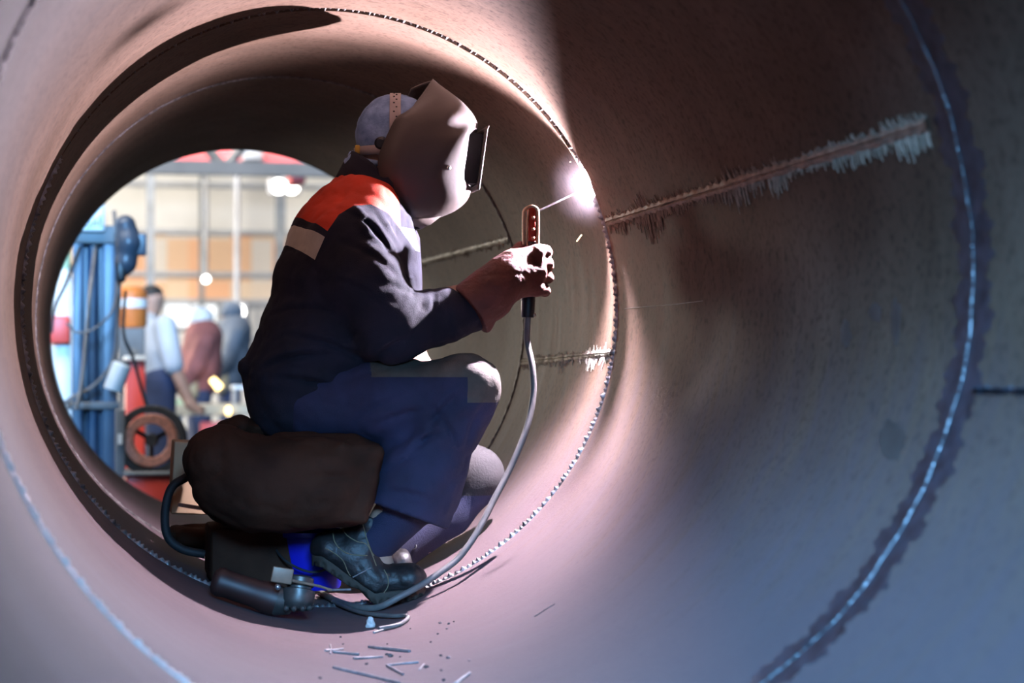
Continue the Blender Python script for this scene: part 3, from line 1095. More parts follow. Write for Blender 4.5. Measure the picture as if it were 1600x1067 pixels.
# work bench with things on it
wb = thing('work_bench', 'pale work bench with boards, in front of the far welders', 'bench', (*P(345, 700, 15.0)[:2], FZ))
a, b = P(268, 660, 15.0), P(440, 640, 15.0)
MB().box(((a[0] + b[0]) / 2, 15.3, b[2]), (b[0] - a[0], 0.7, 0.08), bev=0.01).build('top', M['wood'], wb)
for sx_ in (a[0] + 0.05, b[0] - 0.05):
    for sy_ in (15.02, 15.58):
        MB().box((sx_, sy_, (FZ + b[2]) / 2 - 0.02), (0.07, 0.07, b[2] - FZ - 0.04)).build('leg', M['steel_grey'], wb, smooth=False)
rb = MB().box(((a[0] + b[0]) / 2 + 0.08, 15.05, b[2] - 0.22), (0.55, 0.04, 0.26), bev=0.01)
rb.build('red_drawer', M['red_paint'], wb)
ds = thing('white_frame', 'small white steel stool on the work bench', 'stool', P(380, 640, 15.2))
p0, p1 = P(362, 640, 15.2), P(408, 605, 15.2)
MB().box(((p0[0] + p1[0]) / 2, 15.2, p1[2]), (p1[0] - p0[0], 0.3, 0.03), bev=0.006).build('seat', M['white_paint'], ds)
for sx_ in (p0[0] + 0.02, p1[0] - 0.02):
    for sy_ in (15.07, 15.33):
        MB().tube([(sx_, sy_, p1[2]), (sx_, sy_, b[2] + 0.04)], 0.012, 8).build('leg', M['steel_grey'], ds)
vz = thing('bench_vice', 'pale green bench vice at the near end of the work bench', 'vice', P(285, 650, 14.9))
MB().box(P(284, 640, 15.1), (0.16, 0.16, 0.09), bev=0.015).box(P(279, 630, 15.1), (0.05, 0.15, 0.06), bev=0.008).build('body', M['green_paint'], vz)
MB().tube([P(268, 636, 15.05), P(300, 636, 15.05)], 0.012, 8).build('screw', M['steel_grey'], vz)


# ---- people in the hall
def hall_person(name_label, root_prims, clothes, lo, hi, h, hair=None):
    S = SDF(lo, hi, h)
    for pts, k, sy in root_prims:
        S.chain(pts, k, sy)
    v, f = S.mesh()
    body = smooth_mod(mk('person', v, f, M['skin']))
    tag(body, name_label, 'person')
    for nm, m_, prims, cuts in clothes:
        S = SDF(lo, hi, h)
        for pts, k, sy in prims:
            S.chain(pts, k, sy)
        for pt, n in cuts:
            S.cut(pt, n)
        v, f = S.mesh()
        if len(f):
            smooth_mod(mk(nm, v, f, m_, body))
    return body


Yp = 13.0
Q = lambda x, y, dy=0.0: P(x, y, Yp + dy)
hipz = Q(255, 590)
lo = (Q(180, 0)[0], Yp - 0.45, FZ)
hi = (Q(340, 0)[0], Yp + 0.5, Q(0, 425)[2])
ftz = FZ + 0.06


def at_floor(x, dy=0.0, z=FZ + 0.05):
    q = Q(x, 600, dy)
    return np.array([q[0], q[1], z])


arm_n = [(Q(262, 512, -0.2), 0.055), (Q(272, 572, -0.26), 0.045), (Q(298, 632, -0.25), 0.036), (Q(306, 640, -0.25), 0.030)]
arm_f = [(Q(250, 515, 0.18), 0.055), (Q(262, 575, 0.26), 0.045), (Q(300, 634, 0.2), 0.036)]
torso = [(Q(228, 518), 0.10), (Q(240, 545), 0.115), (Q(246, 588), 0.11)]
legs1 = [(Q(250, 595, -0.1), 0.09), (at_floor(252, -0.12, FZ + 0.45), 0.06), (at_floor(248, -0.12), 0.045), (at_floor(270, -0.12, FZ + 0.04), 0.04)]
legs2 = [(Q(250, 595, 0.1), 0.09), (at_floor(244, 0.12, FZ + 0.45), 0.06), (at_floor(240, 0.12), 0.045), (at_floor(262, 0.12, FZ + 0.04), 0.04)]
headc = Q(238, 470)
man = hall_person('person in a white short-sleeved shirt bending over the work bench',
                  [(torso, 0.05, 1.4), (legs1, 0.03, 1), (legs2, 0.03, 1), (arm_n, 0.02, 1), (arm_f, 0.02, 1),
                   ([(Q(232, 500), 0.05), (Q(236, 485), 0.055), (Q(239, 466), 0.075)], 0.03, 1),
                   ([(Q(242, 474), 0.06), (Q(246, 478), 0.03)], 0.02, 1),
                   ([(Q(247, 470), 0.014), (Q(250, 473), 0.012)], 0.008, 1),
                   ] + [([(Q(304, 638, -0.25), 0.022), (Q(312 + 2 * k, 644 - 3 * k, -0.27 + 0.02 * k), 0.010), (Q(316 + 2 * k, 650 - 3 * k, -0.27 + 0.02 * k), 0.009)], 0.006, 1) for k in range(4)]
                  + [([(Q(302, 636, -0.25), 0.02), (Q(306, 646, -0.22), 0.011)], 0.006, 1)],
                  [('shirt', M['tshirt'], [([(Q(226, 512), 0.115), (Q(240, 545), 0.13), (Q(246, 580), 0.125)], 0.05, 1.4),
                                           ([(Q(258, 510, -0.19), 0.075), (Q(271, 570, -0.26), 0.066)], 0.04, 1),
                                           ([(Q(250, 512, 0.18), 0.07), (Q(262, 570, 0.26), 0.06)], 0.04, 1)], []),
                   ('trousers', M['dark_trousers'], [(([(p, r + 0.02) for p, r in legs1[:3]]), 0.03, 1), (([(p, r + 0.02) for p, r in legs2[:3]]), 0.03, 1)], []),
                   ('belt', M['belt'], [([(Q(248, 583), 0.128), (Q(249, 590), 0.128)], 0.03, 1.35)], [])],
                  lo, hi, 0.016)
S = SDF(lo, hi, 0.014)
S.ell(Q(237, 458), (0.075, 0.075, 0.055), 0)
v, f = S.mesh()
smooth_mod(mk('hair', v, f, M['hair'], man))

for (Y2, cx_, cy_, jm, lab, hood, apron) in (
        (17.0, 318, 515, M['maroon'], 'person in a maroon jacket and khaki apron welding beyond the white-shirted man', M['white_paint'], M['khaki']),
        (18.5, 366, 505, M['jacket_grey'], 'person in a dark grey jacket and hood stooping under the round lamp', M['jacket_grey'], M['khaki'])):
    Yp = Y2
    lo = (Q(cx_ - 75, 0)[0], Yp - 0.5, FZ)
    hi = (Q(cx_ + 75, 0)[0], Yp + 0.5, Q(0, 455)[2])
    tor = [(Q(cx_, cy_ + 12), 0.14), (Q(cx_ - 6, cy_ + 55), 0.15), (Q(cx_ - 10, cy_ + 85), 0.14)]
    l1 = [(Q(cx_ - 8, cy_ + 92, -0.1), 0.09), (at_floor(cx_ - 2, -0.12, FZ + 0.45), 0.065), (at_floor(cx_ - 8, -0.12), 0.05), (at_floor(cx_ + 8, -0.12), 0.04)]
    l2 = [(Q(cx_ - 8, cy_ + 92, 0.1), 0.09), (at_floor(cx_ - 8, 0.12, FZ + 0.45), 0.065), (at_floor(cx_ - 14, 0.12), 0.05), (at_floor(cx_ + 4, 0.12), 0.04)]
    sgn = -1
    a1 = [(Q(cx_ + 4, cy_ + 16, -0.2), 0.06), (Q(cx_ + 14 * sgn, cy_ + 60, -0.26), 0.05), (Q(cx_ + 26 * sgn, cy_ + 80, -0.22), 0.04)]
    a2 = [(Q(cx_ + 4, cy_ + 16, 0.2), 0.06), (Q(cx_ + 14 * sgn, cy_ + 60, 0.26), 0.05), (Q(cx_ + 26 * sgn, cy_ + 80, 0.2), 0.04)]
    hd = [(Q(cx_, cy_), 0.06), (Q(cx_ - 6, cy_ - 14), 0.095)]
    b_ = hall_person(lab, [(tor, 0.05, 1.35), (l1, 0.03, 1), (l2, 0.03, 1), (a1, 0.02, 1), (a2, 0.02, 1), (hd, 0.03, 1)],
                     [('jacket', jm, [([(p, r + 0.025) for p, r in tor], 0.06, 1.35), ([(p, r + 0.02) for p, r in a1], 0.04, 1), ([(p, r + 0.02) for p, r in a2], 0.04, 1)], []),
                      ('trousers', M['dark_trousers'], [([(p, r + 0.02) for p, r in l1[:3]], 0.03, 1), ([(p, r + 0.02) for p, r in l2[:3]], 0.03, 1)], []),
                      ('hood', hood, [([(Q(cx_ - 2, cy_ - 2), 0.08), (Q(cx_ - 4, cy_ - 16), 0.115)], 0.04, 1)], []),
                      ('apron', apron, [([(Q(cx_ - 14, cy_ + 40, -0.16), 0.06), (Q(cx_ - 20, cy_ + 100, -0.18), 0.07)], 0.02, 1.2)], [])],
                     lo, hi, 0.018)
fl = MB().tube([P(331, 592, 16.6), P(344, 607, 16.6)], [0.028, 0.034], 10)
tag(fl.build('torch_flame', M['flame']), 'bright yellow flame beyond the work bench', 'flame')
fl = MB().ball(P(357, 642, 14.9), 0.028, sc=(0.8, 0.8, 1.3))
tag(fl.build('hot_glow', M['flame']), 'small glowing hot piece on the edge of the work bench', 'hot metal')

# ================================================================== THE WELDER
YB = 4.77
BL = (-0.32, 4.30, -0.72)
BH = (0.62, 5.16, 0.48)


def B(x, y, dy=0.0):
    return P(x, y, YB + dy)


# body under the clothes, one skin
S = SDF(BL, BH, 0.012)
S.chain([(B(478, 620), 0.105), (B(500, 520), 0.105), (B(545, 410), 0.11), (B(565, 350), 0.09)], 0.06, 1.45)
S.chain([(B(572, 320), 0.055), (B(600, 270), 0.055), (B(620, 232), 0.085)], 0.03)
S.ell(B(617, 222), (0.090, 0.075, 0.10), 0.03)
S.chain([(B(655, 250), 0.045), (B(650, 285), 0.04)], 0.03, 1.3)          # jaw
S.cone(B(676, 232), B(684, 250), 0.012, 0.016, 0.012)                     # nose
S.cone(B(672, 268, -0.015), B(672, 268, 0.015), 0.009, 0.009, 0.006)      # lips
for sg_ in (-1, 1):
    S.ell(B(612, 240, sg_ * 0.078), (0.016, 0.01, 0.03), 0.006)           # ears
    S.cone(B(664, 222, sg_ * 0.02), B(662, 222, sg_ * 0.04), 0.014, 0.012, 0.008)  # brows
S.chain([(B(548, 375, -0.17), 0.06), (B(600, 505, -0.225), 0.05), (B(765, 455, -0.155), 0.034), (B(822, 422, -0.12), 0.030)], 0.02)
S.chain([(B(560, 375, 0.17), 0.06), (B(615, 505, 0.24), 0.05), (B(660, 585, 0.17), 0.034), (B(690, 592, 0.15), 0.03)], 0.02)
S.chain([(B(500, 625, -0.08), 0.085), (B(728, 608, -0.24), 0.055), (B(655, 740, -0.20), 0.05), (B(580, 850, -0.15), 0.04), (B(600, 905, -0.15), 0.035)], 0.02)
S.chain([(B(520, 640, 0.10), 0.085), (B(735, 745, 0.22), 0.055), (B(650, 850, 0.22), 0.045), (B(585, 870, 0.2), 0.035)], 0.02)
S.inside_pipe(0.03)
v, f = S.mesh()
welder = smooth_mod(mk('person', v, f, M['skin']))
tag(welder, 'person seated in the pipe, in navy jacket and welding mask, holding up an electrode', 'person')

# jacket
S = SDF(BL, BH, 0.0068)
S.chain([(B(470, 615), 0.118), (B(490, 540), 0.128), (B(527, 440), 0.140), (B(555, 380), 0.122), (B(562, 335), 0.098)], 0.05, 1.5)
S.chain([(B(520, 372), 0.10), (B(563, 345), 0.10), (B(590, 360), 0.08)], 0.04, 1.6)
S.chain([(B(600, 400), 0.075), (B(600, 480), 0.085), (B(560, 560), 0.10)], 0.05, 1.7)
S.chain([(B(440, 562), 0.080), (B(386, 574), 0.022)], 0.03, 2.4)                            # flared back hem
S.chain([(B(430, 600), 0.075), (B(436, 648), 0.060), (B(500, 655), 0.055)], 0.03, 2.2)
S.chain([(B(545, 375, -0.16), 0.088), (B(572, 440, -0.20), 0.083), (B(612, 512, -0.225), 0.075), (B(690, 495, -0.19), 0.058), (B(738, 484, -0.165), 0.052)], 0.035)
S.chain([(B(560, 375, 0.16), 0.085), (B(600, 505, 0.23), 0.072), (B(640, 560, 0.2), 0.055)], 0.035)
S.folds(0.0030, 30, (1, 0.7, 0.7), 5)
S.folds(0.0014, 75, (1, 1, 1), 9)
# raised folds that fan out over the front of the shoulder
for pts in (((556, 330, -.222), (572, 356, -.246), (590, 380, -.232), (606, 398, -.20)), ((566, 352, -.235), (576, 392, -.24), (592, 428, -.225)),
            ((586, 334, -.19), (602, 356, -.20), (618, 392, -.17)), ((574, 428, -.235), (600, 446, -.235), (622, 462, -.21)), ((548, 400, -.235), (562, 450, -.265), (586, 480, -.28))):
    for qa, qb in zip(pts[:-1], pts[1:]):
        S.cone(B(*qa), B(*qb), 0.011, 0.011, 0.010)
for x_, y_, dy_, an_, am_, ex_ in ((572, 350, -.22, 0.9, .008, .055), (592, 372, -.20, 0.6, .009, .06), (584, 402, -.24, 1.0, .009, .06), (612, 380, -.15, 0.35, .007, .05),
                                  (600, 440, -.22, 1.25, .009, .06), (566, 455, -.27, 1.0, .007, .06), (625, 470, -.20, 2.4, .010, .05), (640, 500, -.24, 2.7, .008, .05),
                                  (610, 540, -.27, 2.2, .009, .05), (670, 480, -.22, 2.9, .008, .045), (700, 495, -.22, 0.2, .007, .045), (722, 470, -.19, 0.3, .006, .04),
                                  (470, 480, -.20, 1.5, .007, .08), (520, 540, -.20, 1.2, .008, .09), (450, 560, -.20, 1.8, .008, .08), (500, 600, -.18, 1.3, .008, .09)):
    S.crease(B(x_, y_, dy_), an_, am_, 0.006, ex_)
S.cut(B(740, 484, -0.165), B(760, 474, -0.15) - B(735, 486, -0.17))
v, f = S.mesh()
plA = side(462, 330, 510, 374, YB - 0.1)       # lower edge of the red yoke
plB = side(455, 343, 503, 379, YB - 0.1)       # top of the tape
plC = side(447, 377, 487, 411, YB - 0.1)       # bottom of the tape
frt = side(640, 300, 606, 322, YB - 0.1)
tp1 = side(560, 385, 640, 330, YB)
tp1 = side(600, 356, 640, 358, YB - 0.1)
tp2 = side(600, 392, 640, 392, YB - 0.1)
tp3 = side(604, 430, 604, 330, YB - 0.1)


cap_line = [(496, 392), (507, 364), (525, 338), (548, 324), (578, 321), (606, 334), (622, 352)]
cap_pl = [side(x0, y0, x1, y1, YB - 0.17) for (x0, y0), (x1, y1) in zip(cap_line[:-1], cap_line[1:])]


def jac(c, n):
    near = c[1] < YB - 0.03
    below = near and all(not above(c, q) for q in cap_pl)
    if below or c[1] > YB + 0.16:
        return 'jacket'
    if above(c, plA) and c[0] < B(612, 0)[0]:
        return 'yoke'
    if above(c, plC) and not above(c, plB) and c[0] < B(560, 0)[0]:
        return 'tape'
    if c[0] > B(604, 0)[0] and above(c, tp2) and not above(c, tp1) and c[1] < YB + 0.1 and n[0] > 0.0:
        return 'tape2'
    return 'jacket'


xp = (B(612, 300), np.array([1.0, 0, 0]))
xq = (B(604, 300), np.array([1.0, 0, 0]))
pieces = split_faces(v, f, [plA, plB, plC, tp1, tp2, xp, xq, *cap_pl, ((0, YB - 0.03, 0), (0, 1, 0)), ((0, YB + 0.16, 0), (0, 1, 0)), ((0, YB + 0.1, 0), (0, 1, 0))], jac)
jacket = mk('jacket', *pieces['jacket'], M['navy'], welder)
if 'yoke' in pieces:
    mk('shoulder_yoke', *pieces['yoke'], M['red_cloth'], jacket)['label'] = 'red shoulder yoke'
if 'tape' in pieces:
    mk('reflective_tape', *pieces['tape'], M['reflect'], jacket)['label'] = 'silver reflective tape'
if 'tape2' in pieces:
    mk('reflective_tape', *pieces['tape2'], M['reflect'], jacket)['label'] = 'silver reflective tape'


# collar: a turned-up band around the neck
def ring_pts(cx, cy, rx, ry, tilt, n=40, dz=0.0):
    """tilted ellipse about the neck: rx in px along the tilt direction, ry in metres along Y"""
    out = []
    for k in range(n):
        an = 2 * PI * k / n
        dx = rx * math.cos(an)
        c = B(cx + dx * math.cos(tilt), cy + dx * math.sin(tilt))
        out.append(c + np.array([0, ry * math.sin(an), 0]))
    return out


col_ = MB().grid([ring_pts(582, 326, 74, 0.135, 0.70), ring_pts(587, 304, 69, 0.122, 0.76), ring_pts(593, 290, 67, 0.115, 0.78), ring_pts(596, 284, 66, 0.116, 0.78)], closed=True)
solidify(col_.build('collar', M['navy'], jacket), 0.006)
# front placket with snap
pk = MB().grid([[B(x + dx, y, dy) for dx, dy in ((-14, -0.05), (0, -0.03), (6, 0.0), (4, 0.03))] for x, y in ((640, 352), (648, 372), (650, 400), (652, 440), (652, 478))])
solidify(pk.build('front_placket', M['navy'], jacket), 0.006)
MB().ball(B(628, 362, -0.062), 0.006).build('snap_button', M['eyelet'], jacket)
MB().ball(B(640, 368, -0.05), 0.005).build('snap_button', M['eyelet'], jacket)

# trousers
S = SDF(BL, BH, 0.0068)
S.chain([(B(480, 640), 0.09), (B(520, 630), 0.09)], 0.04, 1.9)
S.chain([(B(500, 628, -0.09), 0.098), (B(610, 628, -0.17), 0.092), (B(728, 608, -0.24), 0.073)], 0.04)
S.chain([(B(730, 607, -0.24), 0.074), (B(700, 660, -0.22), 0.078), (B(655, 745, -0.20), 0.098), (B(622, 830, -0.18), 0.108)], 0.035)
for x_, y_, dy_, an_, am_, ex_ in ((620, 650, -.27, 1.9, .008, .07), (690, 640, -.29, 2.5, .009, .06), (660, 690, -.28, 2.2, .008, .06), (630, 720, -.28, 2.0, .007, .05),
                                  (700, 670, -.29, 0.5, .008, .05), (640, 770, -.28, 1.4, .006, .05), (580, 640, -.25, 2.2, .008, .06), (735, 660, -.27, 2.8, .007, .05)):
    S.crease(B(x_, y_, dy_), an_, am_, 0.006, ex_)
S.folds(0.0030, 30, (1, 0.8, 1), 15)
S.folds(0.0018, 80, (1, 1, 1), 16)
hem = (B(632, 803, -0.2), B(622, 840, -0.2) - B(638, 790, -0.2))
hemn = np.array([-(B(690, 825)[2] - B(575, 783)[2]), 0, B(690, 825)[0] - B(575, 783)[0]])
S.cut(B(632, 803, -0.2), -hemn)
S.chain([(B(520, 640, 0.10), 0.10), (B(640, 700, 0.19), 0.085), (B(742, 742, 0.22), 0.072)], 0.03)
S.chain([(B(742, 744, 0.22), 0.072), (B(700, 800, 0.22), 0.06), (B(620, 860, 0.21), 0.055)], 0.02)
S.chain([(B(650, 780, -0.19), 0.06), (B(585, 848, -0.15), 0.05)], 0.01)
S.inside_pipe(0.006)
v, f = S.mesh()
k1 = side(560, 590, 720, 588, YB - 0.2)
k2 = side(716, 640, 716, 560, YB - 0.2)
k3 = side(700, 628, 790, 628, YB - 0.2)
x716 = B(716, 600, -0.2)[0]
z588, z628 = B(640, 589, -0.2)[2], B(740, 628, -0.2)[2]


def tro(c, n):
    if c[1] < YB - 0.02:
        if c[2] > z588 and c[0] > B(560, 0)[0]:
            return 'patch'
        if c[0] > x716 and c[2] > z628:
            return 'patch'
    if c[1] > YB + 0.08 and c[2] > B(745, 772, 0.22)[2] and c[0] > B(690, 0, 0.22)[0]:
        return 'knee'
    return 'trousers'


pieces = split_faces(v, f, [((0, 0, z588), (0, 0, 1)), ((x716, 0, 0), (1, 0, 0)), ((0, 0, z628), (0, 0, 1)), ((0, YB - 0.02, 0), (0, 1, 0)), (B(745, 772, 0.22), (0, 0, 1)), (B(690, 700, 0.22), (1, 0, 0))], tro)
trousers = mk('trousers', *pieces['trousers'], M['denim'], welder)
kp = mk('knee_patch', *pieces['patch'], M['suede'], trousers)
kp['label'] = 'worn tan patch over thigh and knee'
mk('knee_patch', *pieces['knee'], M['knee_grey'], trousers)['label'] = 'grey worn patch on the far knee'
# stitching along the patch edge and the hem flap pocket
stt = MB()
for pts in ([(590, 592), (640, 591), (700, 592), (712, 604), (718, 628), (745, 631), (770, 630)],):
    stt.tube(spline([B(x, y, -0.262 - 0.055 * min(1, max(0, (x - 560) / 140))) for x, y in pts], 6), 0.0012, 5)

# gloves -----------------------------------------------------------------
HY = 4.652   # depth of the holder's axis


def G(x, y, Y):
    return P(x, y, Y - 0.013)


S = SDF((P(695, 0, 4.6)[0], 4.50, P(0, 535, 4.6)[2]), (P(880, 0, 4.6)[0], 4.80, P(0, 360, 4.6)[2]), 0.0036)
S.chain([(G(738, 480, 4.60), 0.064), (G(765, 458, 4.605), 0.058), (G(790, 434, 4.615), 0.050), (G(806, 424, 4.622), 0.042)], 0.02, 1.0)
S.cone(G(752, 505, 4.60), G(757, 508, 4.60), 0.020, 0.014, 0.02)
S.chain([(G(803, 410, 4.620), 0.032), (G(836, 397, 4.626), 0.022)], 0.02)
S.chain([(G(805, 430, 4.620), 0.034), (G(840, 425, 4.626), 0.022)], 0.02)
S.chain([(G(808, 444, 4.620), 0.032), (G(836, 450, 4.626), 0.020)], 0.02)
for i, (yk, l, r_) in enumerate(((392, 6, 0.0140), (411, 10, 0.0148), (431, 9, 0.0145), (451, 3, 0.0128))):
    S.chain([(G(838, yk, 4.625), r_ + 0.003), (G(848 + l * 0.5, yk + 1, 4.647), r_ + 0.001), (G(850 + l * 0.5, yk + 3, 4.684), r_),
             (G(835, yk + 4, 4.703), r_ - 0.001), (G(815, yk + 4, 4.698), r_ - 0.002)], 0.006)
S.chain([(G(800, 403, 4.64), 0.020), (G(815, 389, 4.675), 0.017), (G(832, 386, 4.702), 0.0145), (G(846, 390, 4.705), 0.012)], 0.010)
S.folds(0.0013, 60, (1, 1, 1), 21)
S.folds(0.0006, 150, (1, 1, 1), 22)
cutn = G(735, 486, 4.60) - G(765, 462, 4.605)
S.cut(G(733, 486, 4.60), cutn)
v, f = largest(*S.mesh())
smooth_mod(mk('glove', v, f, M['glove'], welder), 1)
# second glove, resting on the far thigh behind the body
S = SDF((P(630, 0, 4.9)[0], 4.78, P(0, 640, 4.9)[2]), (P(730, 0, 4.9)[0], 5.08, P(0, 560, 4.9)[2]), 0.005)
S.chain([(B(640, 580, 0.19), 0.045), (B(662, 592, 0.175), 0.036), (B(676, 600, 0.165), 0.034)], 0.02)
for i in range(4):
    S.chain([(B(664, 594, 0.155 + 0.012 * i), 0.022), (B(678, 600, 0.14 + 0.022 * i), 0.015), (B(692, 606, 0.135 + 0.024 * i), 0.012), (B(702, 614, 0.135 + 0.024 * i), 0.011)], 0.006)
S.chain([(B(662, 593, 0.16), 0.02), (B(668, 596, 0.14), 0.016), (B(680, 606, 0.115), 0.013)], 0.008)
v, f = largest(*S.mesh())
smooth_mod(mk('glove', v, f, M['glove'], welder), 1)

# cap --------------------------------------------------------------------
S = SDF((P(535, 0, YB)[0], 4.62, P(0, 285, YB)[2]), (P(700, 0, YB)[0], 4.92, P(0, 135, YB)[2]), 0.005)
S.ell(B(617, 213), (0.098, 0.086, 0.103), 0)
S.folds(0.0016, 60, (1, 1, 1), 31)
S.cut(B(600, 245), np.array([0.28, 0, -1.0]))
v, f = S.mesh()
cap = smooth_mod(mk('bandana', v, f, M['cap'], welder), 1)
# knot and tails at the nape
S = SDF((P(530, 0, YB)[0], 4.66, P(0, 300, YB)[2]), (P(615, 0, YB)[0], 4.90, P(0, 225, YB)[2]), 0.004)
S.chain([(B(556, 240), 0.016), (B(552, 256), 0.020), (B(575, 268), 0.018), (B(592, 276), 0.012)], 0.01, 1.8)
S.chain([(B(552, 252, -0.03), 0.016), (B(574, 258, -0.06), 0.014), (B(594, 254, -0.075), 0.008)], 0.01)
S.folds(0.003, 120, (1, 1, 1), 33)
v, f = S.mesh()
mk('bandana_knot', v, f, M['cap'], cap)
# headgear strap over the crown, with its row of slots
n = 24
rows = []
for k in range(n + 1):
    an = PI * (k / n)
    c = B(617, 213)
    y, z = -0.091 * math.cos(an), 0.107 * math.sin(an) - 0.006
    rows.append([(c[0] + dx, c[1] + y, c[2] + z) for dx in (-0.0135, -0.0125, 0.0125, 0.0135)])
hs = solidify(MB().grid(rows).build('head_strap', M['band'], welder), 0.003, 1)
sl = MB()
for k in range(3, n - 2):
    an = PI * (k / n)
    c = B(617, 213)
    y, z = -0.0945 * math.cos(an), 0.1105 * math.sin(an) - 0.006
    sl.box((c[0] + (0.003 if k % 2 else -0.003), c[1] + y, c[2] + z), (0.004, 0.003, 0.003))
sl.build('strap_slots', M['black'], hs, smooth=False)
# headband round the back
rows = []
for k in range(n + 1):
    an = PI * 0.5 + PI * (k / n)
    rows.append([(B(617, 236)[0] + 0.1015 * math.cos(an), YB + 0.0895 * math.sin(an), B(617, 240)[2] + dz) for dz in (-0.011, 0.011)])
solidify(MB().grid(rows).build('headband', M['band'], welder), 0.003, 1)
MB().box(B(562, 238, -0.035), (0.012, 0.03, 0.034), bev=0.003).build('size_knob', M['yellow'], welder)
MB().lathe(B(605, 224, -0.088), B(605, 224, -0.112), [(0, 0), (0, 0.016), (0.8, 0.015), (1, 0.010), (1, 0)], 20).build('pivot_knob', M['black'], welder)

# mask -------------------------------------------------------------------
rows_def = [(674, 127, 641, 150, .046), (687, 139, 634, 162, .072), (703, 152, 627, 176, .094), (721, 168, 619, 192, .108), (736, 187, 609, 212, .117),
            (744, 207, 600, 232, .120), (746, 230, 593, 250, .120), (744, 252, 591, 266, .118), (739, 275, 594, 282, .114), (733, 297, 603, 301, .106),
            (725, 315, 616, 319, .095), (708, 329, 630, 334, .080), (684, 339, 642, 343, .058), (664, 345, 651, 347, .030)]
pts_f = spline([(a_, b_, 0) for a_, b_, *_ in rows_def], 4)
pts_b = spline([(c_, d_, 0) for _, _, c_, d_, _ in rows_def], 4)
pts_w = spline([(w_, 0, 0) for *_, w_ in rows_def], 4)
rows = []
nphi = 48
for i in range(len(pts_f)):
    s = i / (len(pts_f) - 1)
    row = []
    for k in range(nphi + 1):
        ph = -PI / 2 + PI * k / nphi
        cf = abs(math.cos(ph)) ** 0.52
        sf = math.copysign(abs(math.sin(ph)) ** 0.55, math.sin(ph))
        x = pts_b[i][0] + (pts_f[i][0] - pts_b[i][0]) * cf
        y = pts_b[i][1] + (pts_f[i][1] - pts_b[i][1]) * cf
        x -= 44 * math.exp(-((s - 0.535) / 0.115) ** 4) * math.exp(-(ph / 0.56) ** 6)
        wd = pts_w[i][0] * sf
        # temple crease under the forehead
        cr_ = math.exp(-((s - 0.36) / 0.05) ** 2) * math.exp(-((abs(ph) - 0.75) / 0.35) ** 2)
        wd *= 1 - 0.10 * cr_
        # cheek
        ck = math.exp(-((s - 0.62) / 0.10) ** 2) * math.exp(-((abs(ph) - 0.8) / 0.35) ** 2)
        wd *= 1 - 0.08 * ck
        tp = max(0.0, 1 - s / 0.26) * max(0.0, -sf) * (1 - cf) ** 0.5      # the near edge of the crown opening dips
        tq = max(0.0, 1 - s / 0.26) * max(0.0, sf) * (1 - cf) ** 0.5       # and the far edge stands up
        row.append(P(x - 8 * tp, y + 34 * tp - 14 * tq, YB + 0.0) + np.array([0, wd, 0]))
    rows.append(row)
mask = solidify(MB().grid(rows).build('welding_mask', M['mask'], welder), 0.004, 0)
mask['label'] = 'brown-grey welding mask over the face'
# chin flap below
rows = []
for (a_, b_, c_, d_, w_) in ((690, 336, 628, 330, .07), (672, 350, 640, 345, .055), (656, 358, 645, 356, .04)):
    rows.append([P(c_ + (a_ - c_) * math.cos(ph), d_ + (b_ - d_) * math.cos(ph), YB) + np.array([0, w_ * math.sin(ph), 0]) for ph in np.linspace(-PI / 2, PI / 2, 21)])
solidify(MB().grid(rows).build('chin_flap', M['mask'], mask), 0.003)
# lens box
wb_ = 0.060
bx = MB()


def loop(pts, hw):
    return [P(x, y, YB) + np.array([0, s * hw, 0]) for s in (-1, 1) for x, y in (pts if s < 0 else pts[::-1])]


lp = [loop([(700, 212), (698, 292)], 0.064), loop([(722, 213), (716, 292)], 0.063), loop([(743, 216), (734, 292)], 0.061)]
bx.grid(lp, closed=True)
bx.f.append((0, 1, 2, 3))
bx.f.append((8, 9, 10, 11))
bx.build('lens_box', M['black'], mask, smooth=False)
ang = math.atan2(752 - 739, 300 - 205)
fr_c = P(742, 255, YB)
rt = Matrix.Rotation(ang * 1.0, 3, 'Y')
fm = MB()
pm = 1 / 655.0
for (u0, w0, su, sw) in ((0, 46 * pm, 0.07 * 2, 0.010), (0, -46 * pm, 0.07 * 2, 0.010), (0.066, 0, 0.010, 92 * pm), (-0.066, 0, 0.010, 92 * pm)):
    off = rt @ Vector((0, u0, w0))
    fm.box(fr_c + np.array(off), (0.007, su, sw), rot=rt, bev=0.0015)
fm.build('lens_frame', M['mask'], mask)
MB().box(fr_c, (0.003, 0.125, 0.125), rot=rt).build('dark_lens', M['black'], mask, smooth=False)
vs = MB().grid([[P(x, y, YB) + np.array([0, s, 0]) for s in (-0.055, 0.055)] for x, y in ((738, 226), (748, 222), (750, 212), (754, 203))])
solidify(vs.build('visor_tab', M['mask'], mask), 0.003)
# half-round side bracket with its screw
_sp = on_surface(mask, 709, 264, 0.002)
MB().ball(_sp, 0.0065).build('wing_screw', M['eyelet'], mask)


# the head is turned a little away from the photographer
def turn(o, m):
    o.data.transform(m)
    for c in o.children:
        turn(c, m)


